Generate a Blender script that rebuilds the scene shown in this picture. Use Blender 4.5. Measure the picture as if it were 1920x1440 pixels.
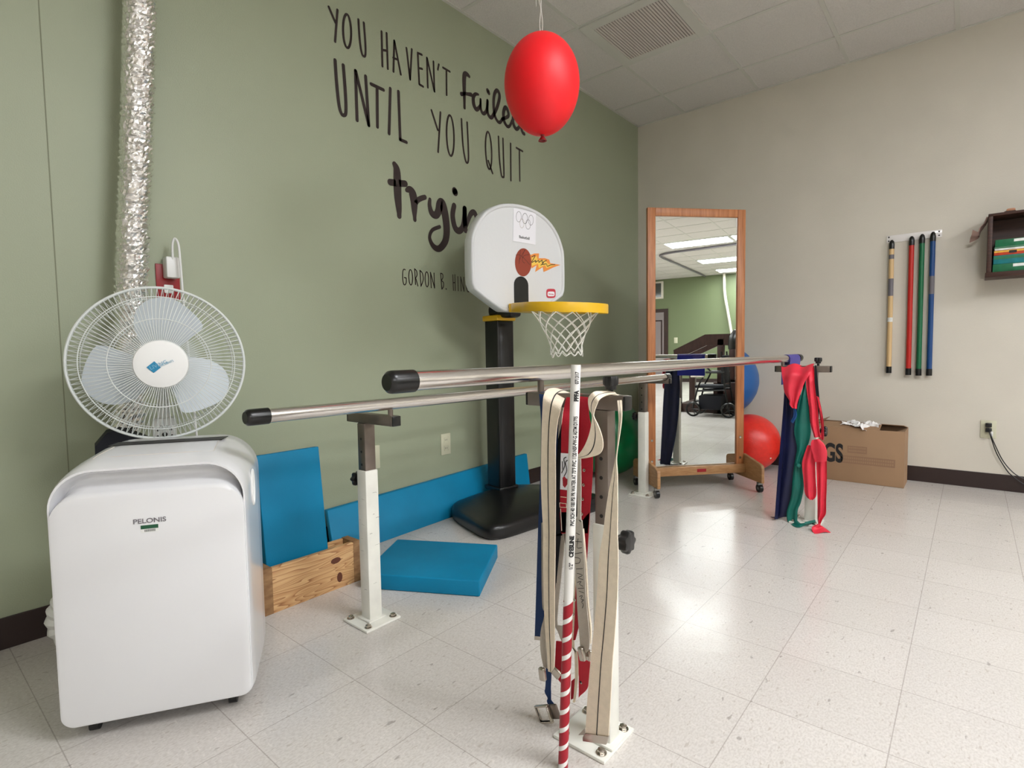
import bpy, bmesh, math, random
from mathutils import Vector, Matrix
random.seed(4)
for o in list(bpy.data.objects): bpy.data.objects.remove(o)
S = bpy.context.scene
COL = S.collection
H = 2.976                                   # ceiling height
# ------------------------------------------------------------------ camera
CR = Matrix(((0.76502638, 0.02567054, -0.64348711),
             (0.64380306, -0.05512878, 0.76320275),
             (-0.01588283, -0.99814921, -0.05870175)))     # columns: right, down, forward
CC = Vector((2.39339105, -4.68222744, 0.94198620)); CF = 1023.94875
cd = bpy.data.cameras.new('camera'); cam = bpy.data.objects.new('camera', cd); COL.objects.link(cam)
cd.sensor_width = 36; cd.lens = 36 * CF / 1920; cd.clip_start = .05
rt, dn, fw = CR.col[0], CR.col[1], CR.col[2]
M = Matrix((rt, -dn, -fw)).transposed().to_4x4(); M.translation = CC
cam.matrix_world = M
S.camera = cam
# ------------------------------------------------------------------ world, exposure
w = bpy.data.worlds.new('world'); S.world = w; w.use_nodes = True
w.node_tree.nodes['Background'].inputs[0].default_value = (.9, .93, 1, 1)
w.node_tree.nodes['Background'].inputs[1].default_value = .0
S.view_settings.view_transform = 'Standard'; S.view_settings.look = 'None'
S.view_settings.gamma = 1; S.view_settings.use_curve_mapping = False
S.view_settings.exposure = 0.0
LIGHT = 39.0                                # radiance of the troffer lenses
G = .6096; GX, GY = .441, -.442             # ceiling grid module and origin
# (column, row, cells along y) of every 2x4 ft fluorescent troffer
TROFFERS = [(4, 5, 2), (7, 3, 2), (8, 9, 2), (12, 4, 2), (12, 2, 2), (12, 10, 2), (16, 4, 2), (19, 4, 2)]

def ray(u, v):
    return rt * (u - 960) + dn * (v - 720) + fw * CF
def at(u, v, ax, val):                      # measured point: where the sight line meets the plane axis=val
    d = ray(u, v); t = (val - CC[ax]) / d[ax]; return CC + d * t
def atn(u, v, P, n):                        # same on any plane
    d = ray(u, v); t = (P - CC).dot(n) / d.dot(n); return CC + d * t
def atd(u, v, t):
    return CC + ray(u, v) * (t / CF)

# ------------------------------------------------------------------ materials
def lin(c): return tuple((x / 12.92 if x <= .04045 else ((x + .055) / 1.055) ** 2.4) for x in [k / 255 for k in c]) + (1,)
def mat(name, c, rough=.5, metal=0, spec=.5, noise=0, nscale=20, bump=0, bscale=80, coat=0, emit=0, trans=0, stretch=None, sheen=0, c2=None, sss=0):
    m = bpy.data.materials.new(name); m.use_nodes = True; nt = m.node_tree; b = nt.nodes['Principled BSDF']
    b.inputs['Base Color'].default_value = lin(c); b.inputs['Roughness'].default_value = rough
    b.inputs['Metallic'].default_value = metal; b.inputs['Specular IOR Level'].default_value = spec
    b.inputs['Coat Weight'].default_value = coat
    if trans: b.inputs['Transmission Weight'].default_value = trans
    if sheen: b.inputs['Sheen Weight'].default_value = sheen
    if sss:
        b.inputs['Subsurface Weight'].default_value = sss; b.inputs['Subsurface Radius'].default_value = (.05, .01, .01)
    tc = nt.nodes.new('ShaderNodeTexCoord'); src = tc.outputs['Object']
    if stretch:
        mp = nt.nodes.new('ShaderNodeMapping'); mp.inputs['Scale'].default_value = stretch
        nt.links.new(src, mp.inputs[0]); src = mp.outputs[0]
    if noise or c2:
        n = nt.nodes.new('ShaderNodeTexNoise'); n.inputs['Scale'].default_value = nscale; n.inputs['Detail'].default_value = 5
        nt.links.new(src, n.inputs['Vector'])
        r = nt.nodes.new('ShaderNodeValToRGB'); cc = lin(c)
        if c2: a, z = lin(c2), cc
        else: a = tuple(max(0, x * (1 - noise)) for x in cc[:3]) + (1,); z = tuple(min(1, x * (1 + noise)) for x in cc[:3]) + (1,)
        r.color_ramp.elements[0].position = .35; r.color_ramp.elements[1].position = .65
        r.color_ramp.elements[0].color = a; r.color_ramp.elements[1].color = z
        nt.links.new(n.outputs['Fac'], r.inputs[0]); nt.links.new(r.outputs[0], b.inputs['Base Color'])
    if bump:
        n2 = nt.nodes.new('ShaderNodeTexNoise'); n2.inputs['Scale'].default_value = bscale; n2.inputs['Detail'].default_value = 4
        nt.links.new(src, n2.inputs['Vector'])
        bp = nt.nodes.new('ShaderNodeBump'); bp.inputs['Strength'].default_value = bump; bp.inputs['Distance'].default_value = .01
        nt.links.new(n2.outputs['Fac'], bp.inputs['Height']); nt.links.new(bp.outputs[0], b.inputs['Normal'])
    if emit:
        b.inputs['Emission Color'].default_value = lin(c); b.inputs['Emission Strength'].default_value = emit
    return m

MT = {}
def T(n, *a, **k):
    MT[n] = mat(n, *a, **k); return MT[n]
T('green_paint', (158, 165, 140), rough=.45, noise=.02, nscale=2, bump=.12, bscale=220)
T('seam_paint', (120, 124, 100), rough=.6)
T('olive_paint', (112, 124, 90), rough=.5)
T('beige_paint', (214, 208, 195), rough=.55, noise=.02, nscale=3, bump=.15, bscale=180)
T('baseboard', (46, 32, 30), rough=.4)
T('white_plastic', (226, 226, 228), rough=.22, spec=.5, coat=.3)
T('white_plastic2', (232, 232, 230), rough=.35)
T('black_plastic', (14, 14, 15), rough=.35)
T('black_rubber', (12, 12, 12), rough=.3)
T('vinyl', (48, 36, 36), rough=.35)
T('chrome_bar', (228, 225, 222), rough=.2, metal=1, bump=.02, bscale=60, stretch=(60, 1, 60))
T('steel', (128, 118, 110), rough=.38, metal=.9, noise=.12, nscale=12)
T('nickel', (190, 182, 172), rough=.22, metal=1)
T('white_enamel', (226, 225, 216), rough=.35, noise=.05, nscale=14)
T('scuff', (70, 66, 62), rough=.7)
T('blue_foam', (0, 124, 166), spec=.3, rough=.55, noise=.07, nscale=5, bump=.1, bscale=260)
T('dark_blue_foam', (0, 92, 140), rough=.55, noise=.05, nscale=5)
T('balloon', (238, 14, 28), rough=.5, spec=.5, sss=.25)
T('balloon_dark', (120, 5, 12), rough=.4)
T('string', (225, 222, 214), rough=.8)
T('yellow', (236, 186, 30), rough=.35)
T('board_white', (222, 224, 226), rough=.38, bump=.05, bscale=60)
T('board_black', (13, 13, 14), rough=.32)
T('net', (238, 236, 228), rough=.7)
T('paper', (240, 240, 246), rough=.6)
T('ink', (25, 24, 26), rough=.6)
T('ink_grey', (120, 118, 122), rough=.6)
T('navy_cloth', (10, 48, 96), rough=.75, bump=.2, bscale=400)
T('black_cloth', (14, 16, 26), rough=.8)
T('canvas', (236, 222, 200), rough=.85, noise=.04, nscale=60, bump=.3, bscale=500)
T('canvas_grey', (190, 182, 170), rough=.85, noise=.05, nscale=40, bump=.3, bscale=500)
T('red_web', (176, 14, 38), rough=.7, bump=.2, bscale=500)
T('pvc', (232, 230, 226), rough=.3)
T('red_tape', (160, 12, 34), rough=.4)
T('red_band', (222, 44, 66), rough=.55, noise=.08, nscale=14)
T('green_band', (8, 104, 92), rough=.5, noise=.1, nscale=14)
T('navy_band', (12, 18, 60), rough=.5, noise=.1, nscale=14)
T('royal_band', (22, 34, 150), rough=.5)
T('purple_band', (74, 66, 150), rough=.5)
T('duct', (246, 245, 244), rough=.22, metal=1, bump=.5, bscale=45)
T('oak', (188, 124, 78), rough=.4, c2=(160, 98, 56), nscale=5, stretch=(14, 14, 1))
T('oak_foot', (178, 136, 92), rough=.45, c2=(160, 116, 74), nscale=5, stretch=(4, 4, 20))
T('red_ball', (226, 48, 38), rough=.3, noise=.05, nscale=40, bump=.15, bscale=120)
T('green_ball', (0, 118, 66), rough=.35)
T('blue_ball', (28, 92, 160), rough=.4)
T('cardboard', (158, 126, 96), rough=.8, noise=.03, nscale=8)
T('cardboard_in', (112, 84, 62), rough=.85)
T('box_print', (146, 113, 88), rough=.8)
T('tissue', (240, 238, 236), rough=.8)
T('plate_beige', (206, 204, 178), rough=.4)
T('slot_dark', (30, 26, 24), rough=.5)
T('shelf_wood', (72, 42, 30), rough=.5, c2=(52, 28, 20), nscale=6, stretch=(1, 14, 14))
T('fan_blade', (204, 212, 218), rough=.4)
T('fan_wire', (214, 218, 216), rough=.35)
T('logo_blue', (22, 128, 170), rough=.4)
T('logo_lightblue', (120, 170, 196), rough=.4)
T('red_box', (150, 16, 24), rough=.4)
T('sticker_green', (24, 84, 56), rough=.4)
T('grille', (206, 199, 192), rough=.5)
T('grille_dark', (128, 120, 114), rough=.7)
T('tbar', (204, 203, 194), rough=.5)
T('tan_tube', (212, 180, 130), rough=.45)
T('red_tube', (190, 34, 26), rough=.4)
T('green_tube', (12, 102, 62), rough=.4)
T('blue_tube', (14, 66, 124), rough=.4)
T('label_grey', (110, 106, 112), rough=.4)
T('clear', (236, 232, 230), rough=.15)
T('dark_wood', (58, 34, 28), rough=.4, c2=(44, 24, 20), nscale=4, stretch=(2, 10, 2))
T('door_grey', (140, 130, 130), rough=.5)
T('dark_glass', (70, 74, 70), rough=.1)
T('orange_ball', (150, 62, 40), rough=.5)
T('orange_dark', (64, 20, 14), rough=.5)
T('flame', (240, 150, 70), rough=.5)
T('flame_yellow', (246, 206, 90), rough=.5)
T('logo_red', (204, 60, 76), rough=.4)
T('pink_cloth', (180, 150, 140), rough=.85)
T('tan_item', (196, 140, 108), rough=.6)
T('wall_white', (222, 216, 204), rough=.6)
T('caster_metal', (150, 150, 150), rough=.3, metal=1)
T('mirror_glass', (232, 236, 232), rough=.008, metal=1)
for n, c in dict(game_green=(26, 110, 72), game_white=(232, 234, 230), game_yellow=(226, 178, 60), game_red=(196, 66, 34), game_teal=(16, 120, 128)).items(): T(n, c, rough=.4, noise=.15, nscale=30)
T('lens', (250, 252, 255), emit=1)
bl = MT['lens'].node_tree.nodes['Principled BSDF']; bl.inputs['Emission Strength'].default_value = LIGHT

def floor_mat():                             # vinyl tile, 12 inch, flecked
    m = bpy.data.materials.new('vinyl_tile'); m.use_nodes = True; nt = m.node_tree; N = nt.nodes; L = nt.links; b = N['Principled BSDF']
    tc = N.new('ShaderNodeTexCoord'); P = tc.outputs['Object']
    sx = N.new('ShaderNodeSeparateXYZ'); L.new(P, sx.inputs[0])
    def mth(op, a, bb=None, c=None):
        n = N.new('ShaderNodeMath'); n.operation = op
        for i, x in enumerate((a, bb, c)):
            if x is None: continue
            if hasattr(x, 'links'): L.new(x, n.inputs[i])
            else: n.inputs[i].default_value = x
        return n.outputs[0]
    T_ = .3048; lines = []; ids = []
    for k, off in ((0, .135), (1, -.1573)):
        v = mth('DIVIDE', mth('SUBTRACT', sx.outputs[k], off), T_)
        ids.append(mth('FLOOR', v)); fr = mth('FRACT', v)
        d = mth('MINIMUM', fr, mth('SUBTRACT', 1.0, fr))
        lines.append(mth('LESS_THAN', d, .0042))
    seam = mth('MAXIMUM', lines[0], lines[1])
    cb = N.new('ShaderNodeCombineXYZ'); L.new(ids[0], cb.inputs[0]); L.new(ids[1], cb.inputs[1])
    wn = N.new('ShaderNodeTexWhiteNoise'); L.new(cb.outputs[0], wn.inputs[0])
    # flecks, stretched one way or the other in each tile
    def fleck(scale, sc, lo, hi):
        mp = N.new('ShaderNodeMapping'); mp.inputs['Scale'].default_value = sc; L.new(P, mp.inputs[0])
        n = N.new('ShaderNodeTexNoise'); n.inputs['Scale'].default_value = scale; n.inputs['Detail'].default_value = 2; L.new(mp.outputs[0], n.inputs['Vector'])
        mr = N.new('ShaderNodeMapRange'); mr.inputs[1].default_value = lo; mr.inputs[2].default_value = hi; L.new(n.outputs['Fac'], mr.inputs[0]); return mr.outputs[0]
    fine = fleck(210, (1, .5, 1), .42, .62); a = fleck(110, (1, .35, 1), .64, .70); a2 = fleck(120, (.4, 1, 1), .62, .69); d = fleck(45, (1, .4, 1), .70, .74); cl = fleck(3, (1, 1, 1), .3, .7)
    def mix(f, c1, c2):
        n = N.new('ShaderNodeMix'); n.data_type = 'RGBA'
        if hasattr(f, 'links'): L.new(f, n.inputs[0])
        else: n.inputs[0].default_value = f
        for i, c in ((6, c1), (7, c2)):
            if hasattr(c, 'links'): L.new(c, n.inputs[i])
            else: n.inputs[i].default_value = c
        return n.outputs[2]
    base = mix(wn.outputs[0], lin((210, 205, 200)), lin((215, 210, 205)))
    base = mix(mth('MULTIPLY', cl, .25), base, lin((198, 192, 184)))
    base = mix(mth('MULTIPLY', fine, .38), base, lin((180, 172, 165)))
    base = mix(mth('MULTIPLY', a, .6), base, lin((176, 166, 156)))
    base = mix(mth('MULTIPLY', a2, .5), base, lin((224, 218, 212)))
    base = mix(mth('MULTIPLY', d, .5), base, lin((120, 110, 104)))
    base = mix(mth('MULTIPLY', seam, .42), base, lin((120, 106, 98)))
    L.new(base, b.inputs['Base Color'])
    b.inputs['Roughness'].default_value = .24; b.inputs['Specular IOR Level'].default_value = .5
    n = N.new('ShaderNodeTexNoise'); n.inputs['Scale'].default_value = 9; L.new(P, n.inputs['Vector'])
    mr = N.new('ShaderNodeMapRange'); mr.inputs[3].default_value = .15; mr.inputs[4].default_value = .25; L.new(n.outputs['Fac'], mr.inputs[0]); L.new(mr.outputs[0], b.inputs['Roughness'])
    bp = N.new('ShaderNodeBump'); bp.inputs['Strength'].default_value = .04; bp.inputs['Distance'].default_value = .02
    n3 = N.new('ShaderNodeTexNoise'); n3.inputs['Scale'].default_value = 14; L.new(P, n3.inputs['Vector']); L.new(n3.outputs['Fac'], bp.inputs['Height']); L.new(bp.outputs[0], b.inputs['Normal'])
    return m
MT['floor'] = floor_mat()

def ceiling_mat():
    m = mat('ceiling_tile', (214, 210, 204), rough=.9, bump=.5, bscale=170, noise=.05, nscale=150); return m
MT['ceiling'] = ceiling_mat()

def pine_mat():
    m = bpy.data.materials.new('pine'); m.use_nodes = True; nt = m.node_tree; N = nt.nodes; L = nt.links; b = N['Principled BSDF']
    tc = N.new('ShaderNodeTexCoord'); mp = N.new('ShaderNodeMapping'); mp.inputs['Scale'].default_value = (3, 1.1, 9)
    L.new(tc.outputs['Object'], mp.inputs[0])
    n = N.new('ShaderNodeTexNoise'); n.inputs['Scale'].default_value = 1.6; n.inputs['Detail'].default_value = 2; L.new(mp.outputs[0], n.inputs['Vector'])
    mu = N.new('ShaderNodeMath'); mu.operation = 'MULTIPLY'; mu.inputs[1].default_value = 22; L.new(n.outputs['Fac'], mu.inputs[0])
    fr = N.new('ShaderNodeMath'); fr.operation = 'FRACT'; L.new(mu.outputs[0], fr.inputs[0])
    r = N.new('ShaderNodeValToRGB'); e = r.color_ramp.elements
    e[0].position = 0; e[0].color = lin((216, 176, 126)); e[1].position = .75; e[1].color = lin((194, 146, 98)); x = e.new(.95); x.color = lin((150, 100, 60)); y = e.new(1); y.color = lin((210, 168, 118))
    L.new(fr.outputs[0], r.inputs[0]); L.new(r.outputs[0], b.inputs['Base Color']); b.inputs['Roughness'].default_value = .55
    return m
MT['pine'] = pine_mat()
T('pine_end', (160, 122, 82), rough=.7, c2=(128, 92, 58), nscale=6, stretch=(3, 3, 8))
T('knot', (92, 48, 30), rough=.6)

# ------------------------------------------------------------------ mesh helpers
def tag(o, label=None, cat=None, group=None, kind=None):
    if label: o['label'] = label
    if cat: o['category'] = cat
    if group: o['group'] = group
    if kind: o['kind'] = kind
    return o
def thing(name, label, cat, loc=(0, 0, 0), group=None):
    o = bpy.data.objects.new(name, None); COL.objects.link(o); o.location = loc; o.empty_display_size = .05
    return tag(o, label, cat, group)
def finish(name, bm, m, parent=None, smooth=True, label=None, loc=None, angle=40):
    """bm holds world coordinates; origin goes to the parent's place"""
    me = bpy.data.meshes.new(name)
    bmesh.ops.remove_doubles(bm, verts=bm.verts, dist=1e-6)
    bmesh.ops.recalc_face_normals(bm, faces=bm.faces)
    off = None
    if parent is not None:
        off = Vector((0, 0, 0)); p = parent
        while p is not None: off += p.location; p = p.parent
    elif loc is not None: off = Vector(loc)
    if off is not None: bmesh.ops.translate(bm, verts=bm.verts, vec=-off)
    if smooth:
        for f in bm.faces: f.smooth = True
        for e in bm.edges:
            if len(e.link_faces) == 2 and e.calc_face_angle(0) > math.radians(angle): e.smooth = False
    bm.to_mesh(me); bm.free()
    ms = m if isinstance(m, (list, tuple)) else [m]
    for x in ms: me.materials.append(MT[x] if isinstance(x, str) else x)
    o = bpy.data.objects.new(name, me); COL.objects.link(o)
    if parent is not None: o.parent = parent
    elif loc is not None: o.location = loc
    if label: o['label'] = label
    return o
def B(): return bmesh.new()
def box(bm, lo, hi, bev=0, mi=0, seg=2, mtx=None):
    t = bmesh.new(); bmesh.ops.create_cube(t, size=1)
    c = (Vector(lo) + Vector(hi)) / 2; s = Vector(hi) - Vector(lo)
    for v in t.verts: v.co = Vector((v.co.x * s.x, v.co.y * s.y, v.co.z * s.z)) + c
    if bev: bmesh.ops.bevel(t, geom=list(t.edges), offset=bev, segments=seg, profile=.5, affect='EDGES')
    if mtx is not None: bmesh.ops.transform(t, matrix=mtx, verts=t.verts)
    merge(bm, t, mi)
def merge(bm, t, mi=0):
    mp = {v: bm.verts.new(v.co) for v in t.verts}
    for f in t.faces:
        try: g = bm.faces.new([mp[v] for v in f.verts]); g.material_index = mi
        except ValueError: pass
    t.free()
def frame(ax):
    z = ax.normalized(); x = z.orthogonal().normalized()
    if abs(z.z) < .99: x = Vector((0, 0, 1)).cross(z).normalized()
    return x, z.cross(x)
def tube(bm, pts, r, n=12, cap=True, mi=0, closed=False, up=None):
    pts = [Vector(p) for p in pts]; rr = r if isinstance(r, (list, tuple)) else [r] * len(pts); rings = []
    K = len(pts); px = None
    for i, p in enumerate(pts):
        if closed: d = pts[(i + 1) % K] - pts[i - 1]
        else: d = pts[min(i + 1, K - 1)] - pts[max(i - 1, 0)]
        d = d.normalized()
        if px is None: x, y = frame(d)
        else:
            x = px - d * px.dot(d)
            x = x.normalized() if x.length > 1e-6 else frame(d)[0]
            y = d.cross(x)
        px = x
        rings.append([bm.verts.new(p + (x * math.cos(a) + y * math.sin(a)) * rr[i]) for a in [2 * math.pi * k / n for k in range(n)]])
    for i in range(K - 1 + (1 if closed else 0)):
        A, Bb = rings[i], rings[(i + 1) % K]
        for k in range(n):
            f = bm.faces.new((A[k], A[(k + 1) % n], Bb[(k + 1) % n], Bb[k])); f.material_index = mi
    if cap and not closed:
        for rg in (rings[0], rings[-1]):
            f = bm.faces.new(rg); f.material_index = mi
def cyl(bm, a, b, r, n=20, mi=0, r2=None): tube(bm, [a, b], [r, r if r2 is None else r2], n, True, mi)
def lathe(bm, prof, o, ax=(0, 0, 1), n=32, mi=0):
    """prof: (radius, height along ax)"""
    o = Vector(o); ax = Vector(ax).normalized(); x, y = frame(ax); rings = []
    for r, h in prof:
        if r < 1e-6: rings.append([bm.verts.new(o + ax * h)])
        else: rings.append([bm.verts.new(o + ax * h + (x * math.cos(t) + y * math.sin(t)) * r) for t in [2 * math.pi * k / n for k in range(n)]])
    for A, Bb in zip(rings, rings[1:]):
        for k in range(n):
            k2 = (k + 1) % n
            vs = [A[k % len(A)], A[k2 % len(A)], Bb[k2 % len(Bb)], Bb[k % len(Bb)]]
            u = []
            for v in vs:
                if v not in u: u.append(v)
            if len(u) > 2:
                try: bm.faces.new(u).material_index = mi
                except ValueError: pass
def cat(pts, n=6):
    pts = [tuple(p) for p in pts]; out = []; K = len(pts)
    for i in range(K - 1):
        p0, p1, p2, p3 = pts[max(i - 1, 0)], pts[i], pts[i + 1], pts[min(i + 2, K - 1)]
        for j in range(n):
            t = j / n
            out.append(tuple(.5 * (2 * b + (c - a) * t + (2 * a - 5 * b + 4 * c - d) * t * t + (3 * b - a - 3 * c + d) * t ** 3) for a, b, c, d in zip(p0, p1, p2, p3)))
    out.append(pts[-1]); return out
def prism(bm, pts, d, mi=0):
    """polygon of world points extruded by vector d"""
    d = Vector(d); A = [bm.verts.new(Vector(p)) for p in pts]; Bb = [bm.verts.new(Vector(p) + d) for p in pts]; n = len(A)
    bm.faces.new(A).material_index = mi; bm.faces.new(Bb[::-1]).material_index = mi
    for k in range(n): bm.faces.new((A[k], Bb[k], Bb[(k + 1) % n], A[(k + 1) % n])).material_index = mi
def stroke(bm, pts, wd, nrm, th=.0012, mi=0, taper=True):
    """flat brush stroke on a plane with normal nrm, rounded ends, small thickness"""
    pts = [Vector(p) for p in pts]; nrm = Vector(nrm).normalized(); K = len(pts); ws = wd if isinstance(wd, (list, tuple)) else [wd] * K
    Lf, Rt = [], []
    for i, p in enumerate(pts):
        d = (pts[min(i + 1, K - 1)] - pts[max(i - 1, 0)]).normalized(); s = nrm.cross(d).normalized()
        Lf.append(p + s * ws[i] / 2); Rt.append(p - s * ws[i] / 2)
    for i in range(K - 1):
        q = [Lf[i], Lf[i + 1], Rt[i + 1], Rt[i]]
        f = bm.faces.new([bm.verts.new(v + nrm * th) for v in q]); f.material_index = mi
    for i in (0, K - 1):
        if ws[i] < .0005: continue
        x = (pts[1] - pts[0]).normalized(); y = nrm.cross(x)
        f = bm.faces.new([bm.verts.new(pts[i] + nrm * th * 1.05 + (x * math.cos(a) + y * math.sin(a)) * ws[i] / 2) for a in [2 * math.pi * k / 14 for k in range(14)]]); f.material_index = mi
def text_bm(bm, s, size, origin, xdir, ydir, extr=.0006, align='CENTER', bold=0, mi=0, sx=1):
    cu = bpy.data.curves.new('t', 'FONT'); cu.body = s; cu.size = size; cu.extrude = extr; cu.align_x = align; cu.offset = bold
    o = bpy.data.objects.new('t', cu); COL.objects.link(o)
    dg = bpy.context.evaluated_depsgraph_get(); me = bpy.data.meshes.new_from_object(o.evaluated_get(dg))
    t = bmesh.new(); t.from_mesh(me); x = Vector(xdir).normalized(); y = Vector(ydir).normalized(); z = x.cross(y)
    o_ = Vector(origin)
    for v in t.verts: c = v.co.copy(); v.co = o_ + x * c.x * sx + y * c.y + z * (c.z + extr)
    merge(bm, t, mi); bpy.data.objects.remove(o); bpy.data.curves.remove(cu); bpy.data.meshes.remove(me)
def ribbon(bm, rows, th=.0025, n=6, across=1, fold=0, nf=2, ph=0, mi=0, stripe=None, nrm=None):
    """rows: (left point, right point); a cloth strip; fold = fold depth in metres"""
    rows = [tuple(a) + tuple(b) for a, b in rows]; rows = cat(rows, n) if n > 1 else rows
    G1, G2 = [], []
    K = len(rows)
    for i, r in enumerate(rows):
        a, b = Vector(r[:3]), Vector(r[3:]); q = rows[min(i + 1, K - 1)]; p = rows[max(i - 1, 0)]
        d = (Vector(q[:3]) + Vector(q[3:]) - Vector(p[:3]) - Vector(p[3:]))
        nn = (b - a).cross(d)
        nn = nn.normalized() if nn.length > 1e-9 else Vector((0, -1, 0))
        if nrm is not None: nn = Vector(nrm)
        A, Bb = [], []
        for j in range(across + 1):
            t = j / across; f = fold * math.sin(nf * 2 * math.pi * t + ph + i * .06) if fold else 0
            c = a.lerp(b, t) + nn * f
            A.append(bm.verts.new(c + nn * th / 2)); Bb.append(bm.verts.new(c - nn * th / 2))
        G1.append(A); G2.append(Bb)
    def q4(*v):
        try: bm.faces.new(v).material_index = mi
        except ValueError: pass
    for i in range(K - 1):
        for j in range(across):
            q4(G1[i][j], G1[i][j + 1], G1[i + 1][j + 1], G1[i + 1][j]); q4(G2[i][j], G2[i + 1][j], G2[i + 1][j + 1], G2[i][j + 1])
        q4(G1[i][0], G1[i + 1][0], G2[i + 1][0], G2[i][0]); q4(G1[i][-1], G2[i][-1], G2[i + 1][-1], G1[i + 1][-1])
    for i in (0, K - 1):
        for j in range(across): q4(G1[i][j], G2[i][j], G2[i][j + 1], G1[i][j + 1])
def P3(rows, y): return [(at(a, b, 1, yy if yy is not None else y), at(c, d, 1, yy if yy is not None else y)) for a, b, c, d, yy in [tuple(r) + ((None,) if len(r) == 4 else ()) for r in rows]]

# ================================================================== SETTING
def struct(name, bm, m, **k): return tag(finish(name, bm, m, smooth=False, **k), kind='structure')
RX, RY = 13.1, -8.4
b = B(); box(b, (-.2, RY - .2, -.1), (RX + .2, .2, 0)); struct('floor', b, 'floor')
b = B(); box(b, (-.2, RY - .2, H), (RX + .2, .2, H + .1)); struct('ceiling', b, 'ceiling')
b = B(); box(b, (-.15, RY, 0), (0, 0, H)); struct('wall_left', b, 'green_paint')
b = B(); box(b, (-.15, 0, 0), (RX + .15, .15, H)); struct('wall_back', b, 'beige_paint')
b = B(); box(b, (RX, RY, 0), (RX + .15, 0, H)); struct('wall_right', b, 'olive_paint')
b = B(); box(b, (-.15, RY - .15, 0), (RX + .15, RY, H)); struct('wall_front', b, 'beige_paint')
b = B(); box(b, (0, RY, 0), (.006, 0, .105), .002); struct('baseboard_left', b, 'baseboard')
b = B(); box(b, (.006, -.006, 0), (RX, 0, .105), .002); struct('baseboard_back', b, 'baseboard')
b = B(); box(b, (RX - .006, RY, 0), (RX, -.006, .105), .002); struct('baseboard_right', b, 'baseboard')
b = B(); box(b, (0, -4.2435, .105), (.0014, -4.2405, H)); struct('trim_1', b, 'seam_paint')
# ceiling grid of T bars, one structure
b = B()
k = 0
x = GX
while x < RX:
    box(b, (x - .012, RY, H - .004), (x + .012, 0, H)); x += G
y = GY
while y > RY:
    box(b, (0, y - .012, H - .0035), (RX, y + .012, H)); y -= G
box(b, (0, RY, H - .0045), (.02, 0, H)); box(b, (0, -.02, H - .0045), (RX, 0, H))
struct('trim_2', b, 'tbar')

# lights
def troffer(cx, cy, n):
    x0, x1 = GX + cx * G + .012, GX + (cx + 1) * G - .012; y1 = GY - (cy - 1) * G - .012; y0 = y1 - n * G + .024
    t = thing('ceiling_light', None, 'light', ((x0 + x1) / 2, (y0 + y1) / 2, H), 'ceiling troffer lights')
    z = H - .004
    b = B()
    for lo, hi in (((x0, y0, z - .012), (x0 + .025, y1, z)), ((x1 - .025, y0, z - .012), (x1, y1, z)), ((x0 + .025, y0, z - .012), (x1 - .025, y0 + .025, z)), ((x0 + .025, y1 - .025, z - .012), (x1 - .025, y1, z))): box(b, lo, hi)
    finish('light_frame', b, 'white_plastic2', t, False)
    b = B(); box(b, (x0 + .025, y0 + .025, z - .009), (x1 - .025, y1 - .025, z - .002)); finish('diffuser', b, 'lens', t, False)
    return t
seen = {(12, 4): 'long white ceiling light, nearest and largest one reflected in the standing mirror', (16, 4): 'white ceiling light reflected in the middle of the standing mirror', (19, 4): 'small farthest ceiling light reflected above the pipe in the mirror'}
for a in TROFFERS:
    t = troffer(*a)
    t['label'] = seen.get(a[:2], 'white rectangular fluorescent ceiling light out of view, placed to light the room')

# ceiling vent in the second cell from the left wall
vx0, vx1, vy0, vy1 = GX, GX + G, GY - 2 * G, GY - G
t = thing('ceiling_vent', 'square ribbed grey air return vent in the tiled ceiling beside the red balloon', 'vent', ((vx0 + vx1) / 2, (vy0 + vy1) / 2, H))
b = B(); bw = .07
for lo, hi in (((vx0, vy0), (vx0 + bw, vy1)), ((vx1 - bw, vy0), (vx1, vy1)), ((vx0 + bw, vy0), (vx1 - bw, vy0 + bw)), ((vx0 + bw, vy1 - bw), (vx1 - bw, vy1))): box(b, lo + (H - .012,), hi + (H - .0045,), .001)
finish('vent_frame', b, 'tbar', t, False)
b = B(); box(b, (vx0 + bw, vy0 + bw, H - .008), (vx1 - bw, vy1 - bw, H - .0046)); finish('vent_backing', b, 'grille_dark', t, False)
b = B()
for k in range(26):
    xx = vx0 + bw + (k + .5) * (G - 2 * bw) / 26; box(b, (xx - .006, vy0 + bw, H - .0125), (xx + .005, vy1 - bw, H - .0082))
finish('louver', b, 'grille', t, False)

# ================================================================== WALL LETTERING
LW = thing('wall_decal', 'dark vinyl quote lettering about failing and trying on the green wall', 'wall lettering', (0, -2.5, 2.0))
def WP(X, Y, s=3.2, ox=560, oy=0): return at(ox + X / s, oy + Y / s, 0, .0005)
def wstroke(bm, pts, w, sm=0, **k):
    s = k.get('s', 3.2); ox = k.get('ox', 560); oy = k.get('oy', 0)
    q = cat(pts, sm) if sm else pts
    stroke(bm, [WP(p[0], p[1], s, ox, oy) for p in q], w, (1, 0, 0))
def ell(cx, cy, rx, ry, tilt=0, n=28): return [(cx + rx * math.cos(a) + tilt * math.sin(a), cy + ry * math.sin(a)) for a in [2 * math.pi * k / n for k in range(n + 1)]]
W1 = .0125
b = B()
for p in [[(180, 42), (222, 140)], [(232, 60), (218, 250)]]: wstroke(b, p, W1)
wstroke(b, ell(290, 187, 24, 101, 3), W1)
wstroke(b, [(358, 118), (365, 230), (377, 315), (390, 338), (400, 325), (399, 250), (390, 137)], W1, 5)
finish('decal_word', b, 'vinyl', LW, False, label='thin capitals of the first YOU'); b = B()
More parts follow.
